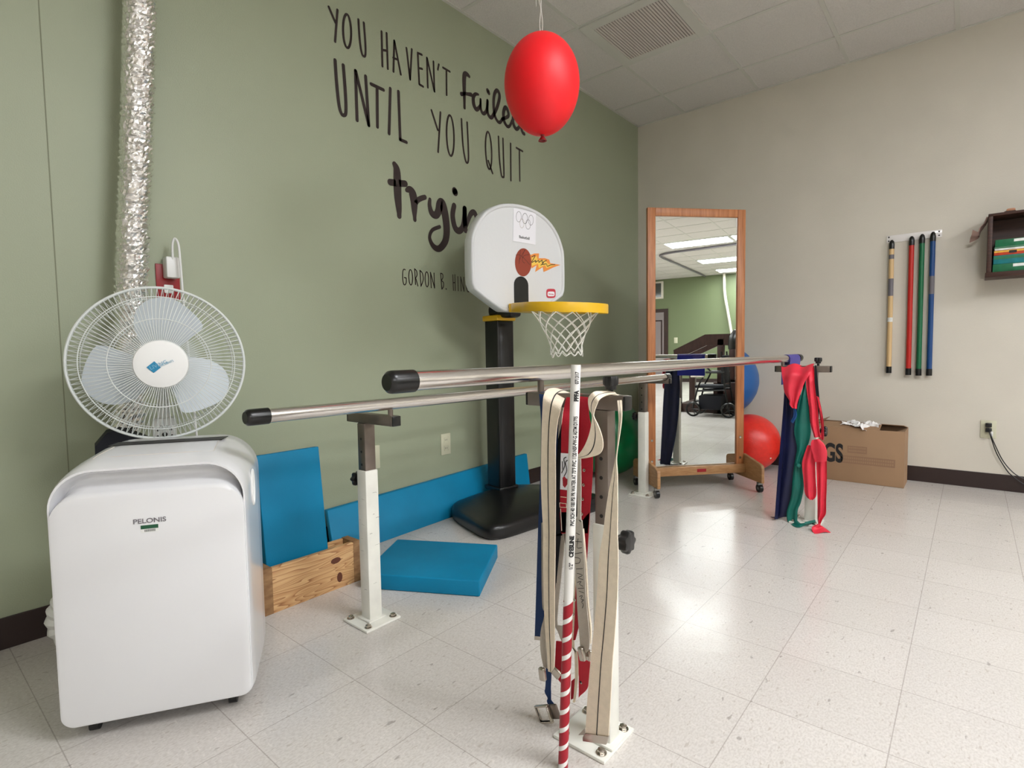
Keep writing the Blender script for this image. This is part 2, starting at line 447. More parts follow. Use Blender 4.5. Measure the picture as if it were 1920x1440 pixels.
for p in [[(497, 190), (502, 398)], [(527, 200), (534, 413)], [(500, 300), (531, 305)], [(573, 245), (568, 430)], [(573, 245), (612, 447)], [(567, 348), (592, 358)], [(646, 289), (668, 477)], [(678, 296), (668, 477)],
          [(714, 318), (723, 506)], [(714, 318), (738, 329)], [(718, 408), (740, 414)], [(723, 506), (746, 520)], [(769, 348), (774, 525)], [(770, 350), (814, 549)], [(808, 370), (814, 549)], [(840, 387), (834, 418)], [(865, 406), (906, 430)], [(886, 420), (887, 570)]]: wstroke(b, p, W1)
finish('decal_word', b, 'vinyl', LW, False, label='thin capitals HAVEN\'T')
W2 = .018; b = B()
wstroke(b, [(218, 362), (226, 480), (240, 620), (255, 680), (272, 692), (283, 670), (280, 560), (267, 392)], W2, 5)
for p in [[(340, 425), (350, 722)], [(342, 428), (420, 752)], [(401, 458), (420, 752)], [(434, 505), (508, 540)], [(470, 525), (472, 762)], [(549, 532), (542, 802)], [(598, 550), (609, 838)], [(609, 838), (646, 854)]]: wstroke(b, p, W2)
finish('decal_word', b, 'vinyl', LW, False, label='tall capitals UNTIL')
b = B()
for p in [[(796, 662), (834, 780)], [(850, 675), (836, 912)]]: wstroke(b, p, .0135)
wstroke(b, ell(909, 814, 22, 122, 4), .0135)
wstroke(b, [(976, 715), (985, 870), (1000, 960), (1011, 977), (1018, 955), (1017, 880), (1010, 735)], .0135, 5)
finish('decal_word', b, 'vinyl', LW, False, label='thin capitals of the second YOU'); b = B()
wstroke(b, ell(1139, 903, 18, 112, 5), .0135); wstroke(b, [(1137, 965), (1163, 1040)], .0135)
wstroke(b, [(1198, 820), (1205, 960), (1216, 1050), (1226, 1062), (1231, 1040), (1225, 832)], .0135, 5)
for p in [[(1271, 862), (1273, 1083)], [(1305, 887), (1343, 908)], [(1324, 900), (1326, 1085)]]: wstroke(b, p, .0135)
finish('decal_word', b, 'vinyl', LW, False, label='thin capitals QUIT')
b = B(); k = dict(s=9, ox=850, oy=120)
def vs(pts, w0, w1, n=5, kk=None):
    q = cat(pts, n); m = len(q); ws = [w0 + (w1 - w0) * math.sin(math.pi * min(1, i / m * 1.15)) for i in range(m)]
    kk = kk or k
    stroke(b, [WP(p[0], p[1], kk['s'], kk['ox'], kk['oy']) for p in q], ws, (1, 0, 0))
vs([(265, 210), (230, 175), (195, 170), (182, 230), (182, 400), (185, 600), (187, 740)], .02, .032)
vs([(135, 508), (190, 502), (250, 510), (300, 520)], .026, .02)
vs([(420, 515), (370, 510), (335, 570), (345, 690), (385, 765), (430, 740), (455, 680), (458, 600)], .014, .03)
vs([(458, 600), (460, 740), (485, 820), (520, 835), (555, 790), (572, 700), (575, 620)], .018, .024)
vs([(575, 620), (572, 760), (590, 860), (635, 905), (675, 860), (740, 720), (778, 560), (760, 470), (725, 450), (690, 520), (678, 680), (695, 860), (740, 960), (785, 985), (825, 930)], .022, .026, 6)
vs([(575, 445), (597, 490)], .026, .03)
vs([(825, 930), (900, 900), (930, 860), (905, 760), (870, 740), (845, 830), (855, 960), (905, 1050), (950, 1045), (990, 960)], .02, .028)
vs([(1110, 890), (1060, 850), (1010, 900), (1010, 1000), (1050, 1090), (1095, 1080), (1150, 960), (1180, 700)], .02, .028)
vs([(1180, 600), (1140, 900), (1145, 1080), (1170, 1160), (1195, 1180)], .024, .026)
finish('decal_word', b, 'vinyl', LW, False, label='bold brush script word failed')
b = B(); k = dict(s=7.2, ox=720, oy=290)
vs([(140, 130), (170, 200), (178, 340), (185, 560), (200, 740), (205, 830)], .03, .052)
vs([(80, 372), (180, 385), (285, 392)], .035, .036)
vs([(305, 480), (345, 475), (385, 530), (405, 640), (410, 780), (415, 880)], .024, .054)
vs([(415, 680), (450, 620), (500, 590), (550, 575)], .028, .03)
vs([(618, 605), (615, 690), (645, 790), (700, 815), (735, 760), (750, 680), (775, 650), (805, 720), (835, 880), (845, 1050), (820, 1180), (740, 1270), (660, 1230), (615, 1120), (650, 1020), (750, 975)], .022, .056, 6)
vs([(952, 490), (960, 510)], .044, .044)
vs([(945, 690), (925, 820), (955, 980), (1010, 1030), (1060, 980), (1085, 850), (1088, 730)], .036, .04)
vs([(1088, 730), (1090, 900), (1100, 1020)], .036, .036)
vs([(1100, 1000), (1130, 900), (1170, 800), (1215, 780), (1245, 850), (1255, 1000), (1270, 1080)], .022, .036)
vs([(1440, 900), (1390, 880), (1360, 960), (1375, 1060), (1420, 1040), (1460, 920), (1475, 1100), (1440, 1300), (1380, 1330)], .024, .036)
finish('decal_word', b, 'vinyl', LW, False, label='large bold brush script word trying')
b = B()
def gs(pts, sm=0, w=.0062): wstroke(b, pts, w, sm, s=12, ox=740, oy=490)
gs([(235, 190), (205, 180), (180, 230), (178, 400), (200, 510), (232, 525), (258, 470), (255, 375)], 4); gs([(255, 375), (215, 365)])
gs(ell(357, 360, 42, 172, 6)); gs([(445, 170), (468, 520)]); gs([(445, 170), (490, 220), (498, 310), (470, 375)], 4); gs([(470, 375), (520, 555)])
gs([(565, 205), (590, 560)]); gs([(565, 205), (620, 270), (640, 410), (590, 560)], 5); gs(ell(722, 405, 40, 168, 6))
gs([(803, 250), (820, 595)]); gs([(803, 250), (895, 600)]); gs([(882, 265), (895, 600)])
finish('decal_word', b, 'vinyl', LW, False, label='small capitals, first name of the speaker'); b = B()
gs([(1030, 270), (1060, 625)]); gs([(1030, 270), (1075, 290), (1080, 370), (1045, 430)], 4); gs([(1045, 430), (1095, 480), (1095, 570), (1060, 625)], 4); gs([(1152, 620), (1158, 626)], 0, .008)
finish('decal_word', b, 'vinyl', LW, False, label='small capital B and full stop'); b = B()
gs([(1305, 305), (1320, 655)]); gs([(1352, 300), (1360, 660)]); gs([(1312, 480), (1356, 480)]); gs([(1418, 345), (1428, 662)])
gs([(1482, 350), (1492, 668)]); gs([(1482, 350), (1558, 675)]); gs([(1552, 358), (1558, 675)]); gs([(1660, 400), (1612, 410), (1602, 540), (1640, 680), (1675, 670)], 4)
finish('decal_word', b, 'vinyl', LW, False, label='small capitals, surname half hidden by the backboard')

# ================================================================== PARALLEL BARS
BX, LX = 1.56, .93
BXF = 1.612
bars = thing('parallel_bars', 'steel walking parallel bars on four white floor posts across the room', 'parallel bars', (1.25, -2.5, 0))
def bar(x, z0, z1, ya, yb, xf=None):
    xf = x if xf is None else xf
    b = B(); cyl(b, (x, ya, z0), (xf, yb, z1), .0195, 32)
    o = finish('handrail', b, 'chrome_bar', bars)
    for (ye, s, zz, xe) in ((ya, -1, z0, x), (yb, 1, z1, xf)):
        b = B(); lathe(b, [(0, .012), (.016, .012), (.0215, .006), (.0225, 0), (.0225, -.05), (.0196, -.05)], (xe, ye, zz), (s * (xf - x) / (yb - ya), s, 0), 28)
        c = finish('end_cap', b, 'black_rubber', bars)
bar(1.548, .888, .880, -4.035, -1.12, BXF)
bar(LX, .779, .770, -4.03, -1.42)
def knob(bm, o, ax, r=.0255, n=7):
    o = Vector(o); ax = Vector(ax).normalized(); x, y = frame(ax)
    lathe(bm, [(.006, 0), (.006, .012), (.013, .013), (.0135, .024)], o, ax, 16)
    K = 56; rings = []
    for h, s in ((.022, .86), (.026, .97), (.038, .99), (.043, .9), (.044, .7)):
        rings.append([bm.verts.new(o + ax * h + (x * math.cos(t) + y * math.sin(t)) * r * s * (1 + .11 * math.cos(n * t))) for t in [2 * math.pi * q / K for q in range(K)]])
    for A, Bb in zip(rings, rings[1:]):
        for q in range(K): bm.faces.new((A[q], A[(q + 1) % K], Bb[(q + 1) % K], Bb[q]))
    bm.faces.new(rings[0]); bm.faces.new(rings[-1])
def post(px, py, zarm, x0, x1, side, xbar, zbar, kz, jz, topknob=None, off=0, half=.026):
    hs = half; qx = px + off; ht = half - .0045
    b = B(); box(b, (qx - .072, py - .072, 0), (qx + .072, py + .072, .009), .003)
    box(b, (px - .036, py - .036, .009), (px + .036, py + .036, .016), .003)
    bp = finish('base_plate', b, 'white_enamel', bars)
    for sx in (-1, 1):
        for sy in (-1, 1):
            b = B(); c = (qx + sx * .052, py + sy * .052, .009)
            lathe(b, [(.013, 0), (.013, .002), (.0095, .002)], c, (0, 0, 1), 16); lathe(b, [(.0095, .002), (.0095, .009), (.006, .011), (0, .0115)], c, (0, 0, 1), 6)
            finish('bolt', b, 'nickel', bp)
    b = B(); box(b, (px - hs, py - hs, .009), (px + hs, py + hs, jz), .004)
    finish('post_sleeve', b, 'white_enamel', bars)
    b = B(); box(b, (px - ht, py - ht, jz - .02), (px + ht, py + ht, zarm - .017), .003)
    for q in range(5):
        zz = jz + .02 + q * .045
        if zz < zarm - .03: cyl(b, (px, py - ht - .0002, zz), (px, py - ht - .0007, zz), .0045, 12, 1)
    finish('post_tube', b, ['steel', 'slot_dark'], bars)
    b = B(); box(b, (x0, py - .017, zarm - .017), (x1, py + .017, zarm + .017), .0025)
    arm = finish('cross_arm', b, 'steel', bars)
    for xx, s in ((x0, -1), (x1, 1)):
        b = B(); box(b, (min(xx, xx + s * .006), py - .0165, zarm - .0165), (max(xx, xx + s * .006), py + .0165, zarm + .0165), .002); finish('arm_cap', b, 'black_rubber', arm)
    b = B(); cyl(b, (xbar, py, zarm + .015), (xbar, py, zbar - .017), .0085, 16); finish('rail_pin', b, 'steel', bars)
    b = B(); knob(b, (px + side * hs, py, kz), (side, 0, 0)); finish('adjusting_knob', b, 'black_plastic', bars)
    if topknob is not None:
        b = B(); knob(b, (topknob, py, zarm + .017), (0, 0, 1), .017); finish('adjusting_knob', b, 'black_plastic', bars)
post(1.742, -3.576, .822, 1.525, 1.798, 1, 1.556, .8865, .503, .537, 1.758, -.036, .0225)
post(.785, -3.567, .721, .700, .952, -1, .925, .7775, .500, .540)
post(.775, -1.45, .745, .676, .955, -1, .93, .770, .51, .541)
post(1.752, -1.45, .826, 1.572, 1.832, 1, 1.604, .881, .50, .54, 1.775, -.02)

slv = [o for o in bars.children if o.name.startswith('post_sleeve')][1]
b = B(); rnd = random.Random(5)
for zc in (.46, .385, .37, .32, .275, .14):
    y0 = -3.567 + rnd.uniform(-.018, .012); w_ = rnd.uniform(.006, .02); stroke(b, [(.785 + .0262, y0 + w_ * k / 4, zc + rnd.uniform(-.0015, .0015)) for k in range(5)], rnd.uniform(.0005, .0012), (1, 0, 0), .0002)
    x0 = .785 + rnd.uniform(-.02, .0); stroke(b, [(x0 + w_ * k / 4, -3.567 - .0262, zc - .02 + rnd.uniform(-.0015, .0015)) for k in range(5)], rnd.uniform(.0004, .001), (0, -1, 0), .0002)
tag(finish('scuff_marks', b, 'scuff', slv, False), kind='stuff')

# ================================================================== AIR CONDITIONER
AF = Vector((.72, -4.427, 0)); AW = Vector((.5209, .8536, 0)); AN = Vector((.8536, -.5209, 0)); AWID = .436
def ac(s, n, z): return AF + AW * s + AN * n + Vector((0, 0, z))
def outl(inset, zt, zb, r, N=10, rb=.03):
    pts = []; s0, s1 = inset, AWID - inset
    for cx, cz, a0, rr in ((s0 + r, zt - r, 180, r), (s1 - r, zt - r, 90, r), (s1 - rb, zb + rb, 0, rb), (s0 + rb, zb + rb, -90, rb)):
        for q in range(N + 1):
            a = math.radians(a0 - 90 * q / N); pts.append((cx + rr * math.cos(a), cz + rr * math.sin(a)))
    return pts
acu = thing('air_conditioner', 'white portable air conditioner with curved top standing in the left foreground', 'air conditioner', tuple(ac(.218, -.17, 0)))
def loft(bm, rows, caps=(True, True), mi=0):
    R_ = [[bm.verts.new(ac(s, n, z)) for s, z in o] for n, o in rows]
    for A, Bb in zip(R_, R_[1:]):
        for q in range(len(A)): bm.faces.new((A[q], A[(q + 1) % len(A)], Bb[(q + 1) % len(A)], Bb[q])).material_index = mi
    if caps[0]: bm.faces.new(R_[0])
    if caps[1]: bm.faces.new(R_[-1])
b = B()
loft(b, [(-.335, outl(.03, .66, .05, .09)), (-.325, outl(.012, .692, .04, .1)), (-.30, outl(.003, .704, .036, .105)), (-.22, outl(0, .704, .036, .108)), (-.10, outl(0, .695, .036, .105)), (-.05, outl(0, .686, .036, .10)), (-.02, outl(.0015, .678, .036, .096)), (-.008, outl(.004, .672, .037, .093)), (-.008, outl(.008, .667, .038, .09))], (True, False))
finish('housing', b, 'white_plastic', acu, angle=50)
b = B()
loft(b, [(-.008, outl(.008, .667, .038, .09)), (-.035, outl(.012, .662, .05, .087)), (-.052, outl(.013, .655, .05, .083)), (-.058, outl(.0125, .645, .05, .079)), (-.055, outl(.0115, .636, .05, .076)), (-.044, outl(.010, .628, .05, .073)), (-.026, outl(.008, .621, .046, .070)), (-.010, outl(.0065, .616, .042, .067)), (-.002, outl(.007, .611, .040, .064)), (0, outl(.012, .604, .043, .060))], (False, True))
finish('front_panel', b, 'white_plastic', acu, angle=50)
def topz(n, s=.2): return (.704 if n < -.22 else (.704 - (n + .22) / .12 * .009 if n < -.1 else .695 - (n + .1) / .05 * .009)) - (.104 - math.sqrt(max(0, .104 ** 2 - (.104 - s) ** 2)) if s < .104 else (.104 - math.sqrt(max(0, .104 ** 2 - (s - AWID + .104) ** 2)) if s > AWID - .104 else 0))
b = B()
prism(b, [ac(.075, -.19, .7025), ac(.085, -.235, .7045), ac(.362, -.235, .7045), ac(.352, -.19, .7025)], (0, 0, .0014))
finish('air_outlet', b, 'slot_dark', acu, False)
b = B()
q = [(.078, -.075), (.092, -.18)], [(.078, -.075), (.352, -.075)], [(.352, -.075), (.346, -.18)]
for (s0, n0), (s1, n1) in q: tube(b, [ac(s0 + (s1 - s0) * i / 6, n0 + (n1 - n0) * i / 6, topz(n0 + (n1 - n0) * i / 6, s0 + (s1 - s0) * i / 6) + .0002) for i in range(7)], .0011, 6)
finish('panel_groove', b, 'grille', acu)
b = B(); text_bm(b, 'PELONIS', .0165, ac(.216, .0002, .531), AW, (0, 0, 1), .0004, bold=.0002, sx=1.15); finish('lettering', b, 'label_grey', acu, False, label='grey PELONIS lettering')
b = B(); box(b, (0, 0, 0), (1, 1, 1)); b.free()
def acbox(bm, s0, s1, z0, z1, n0, n1, mi=0): prism(bm, [ac(s0, n0, z0), ac(s1, n0, z0), ac(s1, n0, z1), ac(s0, n0, z1)], AN * (n1 - n0), mi)
b = B(); acbox(b, .196, .234, .507, .526, 0, .0006, 0); acbox(b, .196, .234, .516, .5255, .0006, .0009, 1)
for q in range(12): acbox(b, .204 + q * .002, .205 + q * .002, .5085, .5145, .0006, .0009, 2)
finish('asset_sticker', b, ['white_plastic2', 'sticker_green', 'ink'], acu, False, label='small green and white barcode sticker')
b = B(); p = [ac(AWID + .0008, -.13 + .022 * math.cos(a), .57 + .05 * math.sin(a)) for a in [2 * math.pi * q / 20 for q in range(20)]]
tube(b, p, .003, 6, closed=True); finish('side_handle', b, 'white_plastic2', acu)
for s, n in ((.06, -.05), (.376, -.05), (.06, -.28), (.376, -.28)):
    b = B(); c = ac(s, n, .018); cyl(b, c - AW * .01, c + AW * .01, .018, 20); box(b, c + Vector((-.012, -.012, .01)), c + Vector((.012, .012, .035)), .003)
    finish('caster', b, 'black_plastic', acu)
b = B(); loft(b, [(-.31, outl(.03, .046, .032, .006, 3, .006)), (-.02, outl(.03, .046, .032, .006, 3, .006))]); finish('base_tray', b, 'black_plastic', acu)
# white corrugated hose at the lower back left
def corr(bm, pts, r, step=.012, amp=.006, n=24, jit=0):
    q = cat(pts, 12); L = [0]
    V = [Vector(p) for p in q]
    for a, c in zip(V, V[1:]): L.append(L[-1] + (c - a).length)
    out, rr = [], []; t = 0; i = 0
    while t < L[-1]:
        while i < len(L) - 2 and L[i + 1] < t: i += 1
        f = (t - L[i]) / max(1e-9, L[i + 1] - L[i]); out.append(V[i].lerp(V[i + 1], f)); rr.append(r + amp * (.5 - .5 * math.cos(2 * math.pi * t / step)))
        t += step / 4
    tube(bm, out, rr, n)
b = B(); corr(b, [ac(.12, -.345, .32), ac(.05, -.42, .30), ac(-.06, -.47, .25), ac(-.135, -.475, .17), ac(-.145, -.475, .11), ac(-.10, -.475, .07), ac(.0, -.48, .066)], .056, .02, .007)
hs = tag(finish('exhaust_hose', b, 'white_plastic2', None, loc=tuple(ac(.0, -.42, .12))), None, None)
hs.parent = acu; hs.location = hs.location - acu.location

# black sleeve behind the air conditioner, and the foil duct up to the ceiling
def dpt(u, v, x=.12): return at(u, v, 0, x)
dp = [dpt(213, 834, .15), dpt(240, 790, .13), dpt(245, 700, .12), dpt(246, 600, .11), dpt(248, 480, .105), dpt(255, 300, .1), dpt(260, 120, .1), dpt(262, 0, .1)]
topd = dp[-1]; dp.append(Vector((.1, topd.y + .01, H - .3))); dp.append(Vector((.1, topd.y + .015, H)))
b = B()
q = cat([tuple(p) for p in dp], 10); V = [Vector(p) for p in q]; L = [0]
for a, c in zip(V, V[1:]): L.append(L[-1] + (c - a).length)
rings = []; t = 0; i = 0; n = 40; ri = 0; rnd = random.Random(3)
while t < L[-1] + 1e-6:
    while i < len(L) - 2 and L[i + 1] < t: i += 1
    f = (t - L[i]) / max(1e-9, L[i + 1] - L[i]); c = V[i].lerp(V[i + 1], min(1, f))
    r0 = .0475 + (.0045 if ri % 3 == 1 else (-.003 if ri % 3 == 2 else -.001))
    tl = rnd.uniform(-.004, .004); ph0 = rnd.uniform(0, 6)
    rings.append([b.verts.new(c + Vector(((r0 + rnd.uniform(-.0028, .0028)) * math.cos(a), (r0 + rnd.uniform(-.0028, .0028)) * math.sin(a), rnd.uniform(-.0016, .0016) + tl * math.cos(a - ph0)))) for a in [2 * math.pi * k / n for k in range(n)]])
    t += .0075; ri += 1
for A, Bb in zip(rings, rings[1:]):
    for k in range(n): b.faces.new((A[k], A[(k + 1) % n], Bb[(k + 1) % n], Bb[k]))
b.faces.new(rings[0]); b.faces.new(rings[-1])
duct = finish('foil_duct', b, 'duct', None, smooth=False, loc=tuple(dp[0])); tag(duct, 'shiny silver foil flexible duct rising up the green wall to the ceiling', 'duct')
b = B()
base = [(178, 838), (200, 812), (222, 806), (250, 812), (286, 826), (290, 850), (285, 900), (180, 900)]
A = [at(u, v, 0, .30) for u, v in base]; Bb = [at(u, v + 4, 0, .14) for u, v in base]
va = [b.verts.new(p) for p in A]; vb = [b.verts.new(p) for p in Bb]; vm = [b.verts.new((p + q_) / 2 + Vector((0, 0, .015))) for p, q_ in zip(A, Bb)]
b.faces.new(va); b.faces.new(vb[::-1])
for X_, Y_ in ((va, vm), (vm, vb)):
    for k in range(len(va)): b.faces.new((X_[k], Y_[k], Y_[(k + 1) % len(va)], X_[(k + 1) % len(va)]))
bmesh.ops.subdivide_edges(b, edges=b.edges, cuts=2, smooth=.5)
o = finish('duct_adapter', b, 'black_cloth', acu, label='black sleeve where the foil duct begins behind the unit')

# ================================================================== FAN
FC = Vector((.458, -4.09, .0)); FC = atd(302, 681, 1.72); fd = (CC - FC).normalized()
fx = Vector((0, 0, 1)).cross(fd).normalized(); fy = fd.cross(fx); FR = .236
def fp(x, y, z=0): return FC + fx * x + fy * y + fd * z
fan = thing('pedestal_fan', 'white round caged pedestal fan facing the camera behind the air conditioner', 'fan', (FC.x - fd.x * .14, FC.y - fd.y * .14, 0))
def ring(bm, r, z, tr, n=96, m=8): tube(bm, [fp(r * math.cos(a), r * math.sin(a), z) for a in [2 * math.pi * k / n for k in range(n)]], tr, m, closed=True)
def cage(name, sgn, rh, zh, zr):
    bm = B(); ring(bm, FR, 0 + sgn * .003, .0042)
    def prof(r):
        t = (r - rh) / (FR - rh); return sgn * (zh * (1 - t ** 3.2) + .003)
    for r, w_ in ((.205, .0016), (.135, .0016), (rh, .003)): ring(bm, r, prof(r), w_)
    n = 100
    for k in range(n):
        a = 2 * math.pi * k / n; pts = []
        for j in range(8):
            r = rh + (FR - rh) * (j / 7); aa = a + .13 * (1 - r / FR) * sgn; pts.append(fp(r * math.cos(aa), r * math.sin(aa), prof(r)))
        tube(bm, pts, .00115, 5, False)
    return finish(name, bm, 'fan_wire', fan)
cage('front_guard', 1, .068, .055, 0); cage('rear_guard', -1, .05, .075, 0)
b = B(); lathe(b, [(0, .066), (.06, .065), (.071, .062), (.0745, .056), (.0745, .05), (.07, .048)], fp(.0, -.003), fd, 48); hub = finish('hub_badge', b, 'white_plastic2', fan)
sc = FR / 141
def hp(X, Y, z=.0668): return fp((X - 908) / 4.8 / 1.18 * sc, -(Y - 737) / 4.8 * sc - .003, z)
b = B(); prism(b, [hp(780, 762), hp(850, 710), hp(905, 765), hp(840, 812)], fd * .0005); finish('logo_square', b, 'logo_blue', hub, False)
b = B(); ang = math.radians(24); xd = fx * math.cos(ang) + fy * math.sin(ang); yd = fy * math.cos(ang) - fx * math.sin(ang)
text_bm(b, 'LIVING', .016, hp(815, 785, .0674), xd, yd, .0002, 'LEFT'); text_bm(b, 'ACCENTS', .0095, hp(905, 760, .0674), xd, yd, .0002, 'LEFT', sx=.9)
finish('logo_lettering', b, 'logo_lightblue', hub, False, label='light blue LIVING ACCENTS lettering')
bladeo = [(760, 620), (725, 530), (690, 440), (683, 370), (697, 290), (740, 220), (820, 165), (930, 140), (1050, 155), (1150, 215), (1250, 305), (1305, 380), (1298, 430), (1210, 500), (1095, 585), (1000, 640), (860, 660)]
q = cat(bladeo + bladeo[:1], 3)[:-1]; blade0 = [((X - 908) / 4.8 / 1.18 * sc, -(Y - 737) / 4.8 * sc) for X, Y in q]
for da in (0, 116, 244):
    a0 = math.radians(da); ca, sa = math.cos(a0), math.sin(a0); b = B()
    def bp_(x, y, dz):
        ph = math.atan2(y, x) - math.radians(80); r = math.hypot(x, y); z = -.012 + r * math.sin(-ph) * .28 + dz
        return fp(x * ca - y * sa, x * sa + y * ca, z)
    cx0, cy0 = .015, .12
    rows = []
    for fr_ in (1, .85, .6, .3):
        rows.append(([b.verts.new(bp_(cx0 + (x - cx0) * fr_, cy0 + (y - cy0) * fr_, .001)) for x, y in blade0], [b.verts.new(bp_(cx0 + (x - cx0) * fr_, cy0 + (y - cy0) * fr_, -.001)) for x, y in blade0]))
    nB = len(blade0)
    for (a1, a2), (b1, b2) in zip(rows, rows[1:]):
        for k in range(nB):
            b.faces.new((a1[k], a1[(k + 1) % nB], b1[(k + 1) % nB], b1[k])); b.faces.new((a2[k], b2[k], b2[(k + 1) % nB], a2[(k + 1) % nB]))
    for k in range(nB): b.faces.new((rows[0][0][k], rows[0][1][k], rows[0][1][(k + 1) % nB], rows[0][0][(k + 1) % nB]))
    for j in (0, 1):
        c = b.verts.new(bp_(cx0, cy0, .001 if j == 0 else -.001))
        for k in range(nB): b.faces.new((rows[-1][j][k], rows[-1][j][(k + 1) % nB], c))
    finish('blade', b, 'fan_blade', fan, angle=60)
b = B(); lathe(b, [(0, .012), (.03, .01), (.036, 0), (.036, -.03), (.02, -.04)], fp(0, 0), fd, 32); finish('blade_hub', b, 'fan_blade', fan)
b = B(); lathe(b, [(.03, -.075), (.062, -.08), (.066, -.10), (.064, -.16), (.05, -.185), (0, -.19)], fp(0, 0), fd, 32); finish('motor_housing', b, 'white_plastic2', fan)
pc = FC - fd * .14
b = B(); cyl(b, (pc.x, pc.y, .03), (pc.x, pc.y, .8), .014, 20); cyl(b, (pc.x, pc.y, .5), (pc.x, pc.y, .90), .019, 20); finish('pole', b, 'white_plastic2', fan)
b = B(); box(b, (-.035, -.028, .62), (.035, .028, .74), .01, mtx=Matrix.Translation((pc.x, pc.y, 0)) @ Matrix.Rotation(math.atan2(fx.y, fx.x), 4, 'Z'))
ctl = finish('control_box', b, 'white_plastic2', fan)
for dx, dz in ((0, .685), (-.018, .70), (.018, .70), (-.02, .68), (.02, .68), (-.009, .712), (.009, .712)):
    b = B(); c = pc + fx * dx; c.z = dz; r_ = .008 if dx == 0 else .0035
    lathe(b, [(r_, .028), (r_, .033), (0, .034)], c, Vector((fd.x, fd.y, 0)), 14); finish('button', b, 'slot_dark', ctl)
b = B(); lathe(b, [(0, .035), (.03, .035), (.05, .028), (.17, .016), (.19, .01), (.192, 0), (0, 0)], (pc.x + .0, pc.y, 0), (0, 0, 1), 48); finish('fan_base', b, 'white_plastic2', fan)

# red outlet on the wall with adapter and cord
ro = thing('red_outlet', 'red wall outlet plate half hidden behind the top of the fan', 'outlet', (0, -3.9, 1.23))
b = B(); box(b, (0, -3.945, 1.165), (.006, -3.863, 1.30), .002); finish('outlet_plate', b, 'red_box', ro)
b = B(); box(b, (.006, -3.92, 1.19), (.010, -3.888, 1.222), .003); finish('outlet_face', b, 'white_plastic2', ro)
pl = thing('power_cord', 'white plug adapter and cord hanging down from the red outlet', 'cord', (.03, -3.9, 1.28))
b = B(); box(b, (.006, -3.922, 1.245), (.052, -3.875, 1.325), .006); finish('plug_adapter', b, 'white_plastic2', pl)
b = B(); c = Vector((.05, -3.897, 1.32)); tube(b, cat([(.05, -3.899, 1.315), (.055, -3.899, 1.37), (.06, -3.892, 1.393), (.07, -3.884, 1.37), (.075, -3.882, 1.3), (.08, -3.878, 1.1), (.09, -3.87, .85), (.1, -3.86, .5), (.12, -3.87, .2), (.2, -3.95, .01)], 6), .0042, 10); finish('cord', b, 'white_plastic2', pl)

# ================================================================== BALLOON
bc = atd(1016, 160, 1.9); bln = thing('balloon', 'bright red inflated balloon hanging upside down on a string from the ceiling', 'balloon', tuple(bc))
b = B(); prof = [(0, .168)]
for k in range(1, 30):
    a = math.pi * k / 30; z = .168 * math.cos(a); r = .134 * math.sin(a) * (1 - .045 * (1 - math.cos(a)) / 2 * 1.2)
    prof.append((r, z))
prof += [(.008, -.169)]
lathe(b, prof, bc, (0, 0, 1), 64); finish('balloon_skin', b, 'balloon', bln, angle=80)
b = B(); lathe(b, [(.009, -.165), (.006, -.172), (.006, -.175), (.014, -.186), (.015, -.189), (.011, -.188), (.004, -.178), (0, -.178)], bc, (0, 0, 1), 20)
finish('balloon_knot', b, 'balloon_dark', bln)
b = B(); zt = bc.z + .166
for s in (-1, 1): tube(b, cat([(bc.x, bc.y, zt - .01), (bc.x + s * .004, bc.y + s * .003, zt + .04), (bc.x + s * .001, bc.y, zt + .09), (bc.x - .004 + s * .005, bc.y, zt + .13), (bc.x - .004, bc.y, zt + .16), (bc.x - .004 + s * .003, bc.y, zt + .3), (bc.x - .004 + s * .001, bc.y, H - .003)], 6), .0011, 6)
tube(b, cat([(bc.x - .004, bc.y, zt + .125), (bc.x - .016, bc.y - .004, zt + .13), (bc.x - .02, bc.y, zt + .105)], 5), .0011, 6)
tube(b, cat([(bc.x - .004, bc.y, zt + .125), (bc.x + .004, bc.y - .004, zt + .15), (bc.x - .006, bc.y, zt + .165), (bc.x - .01, bc.y, zt + .13)], 5), .0016, 6)
finish('string', b, 'string', bln)

# ================================================================== BASKETBALL HOOP
hu = Vector((.172, .985, 0)).normalized(); hn = Vector((hu.y, -hu.x, 0)); HU, HP = -2.155, .61; HB = .815
def hp3(s, n, z): return hu * (HU + s) + hn * n + Vector((0, 0, z))
hoop = thing('basketball_hoop', 'toddler basketball hoop with white backboard on a black pole against the green wall', 'basketball hoop', tuple(hp3(0, HP, 0)))
b = B()
def basering(n, sx, z, k=0):
    pts = []
    for q in range(64):
        a = 2 * math.pi * q / 64; c, s = math.cos(a), math.sin(a); e = .42
        x = math.copysign(abs(c) ** e, c); y = math.copysign(abs(s) ** e, s)
        # wide at the front, narrower at the back, front edge bowed in
        yy = y * .295 + .205; wx = sx * (1 - .22 * (1 - (y + 1) / 2)) * x
        if y > .6: yy -= .055 * (1 - x * x) * k
        pts.append((wx * n, (yy - .06) * n + .06))
    return [(p[0], p[1], z) for p in pts]
rows = [basering(.97, .465, .002, 1), basering(1, .465, .02, 1), basering(1, .465, .058, 1), basering(.985, .465, .072, 1), basering(.95, .465, .081, .9), basering(.7, .40, .106, .5), basering(.42, .36, .124, 0), basering(.32, .3, .128, 0)]
R_ = [[b.verts.new(hp3(x, HP + y - .0, z)) for x, y, z in r] for r in rows]
for A, Bb in zip(R_, R_[1:]):
    for k in range(64): b.faces.new((A[k], A[(k + 1) % 64], Bb[(k + 1) % 64], Bb[k]))
b.faces.new(R_[0]); b.faces.new(R_[-1]); finish('hoop_base', b, 'board_black', hoop, angle=50)
hm = Matrix.Translation(hp3(0, HP, 0)) @ Matrix.Rotation(math.atan2(hn.y, hn.x), 4, 'Z')
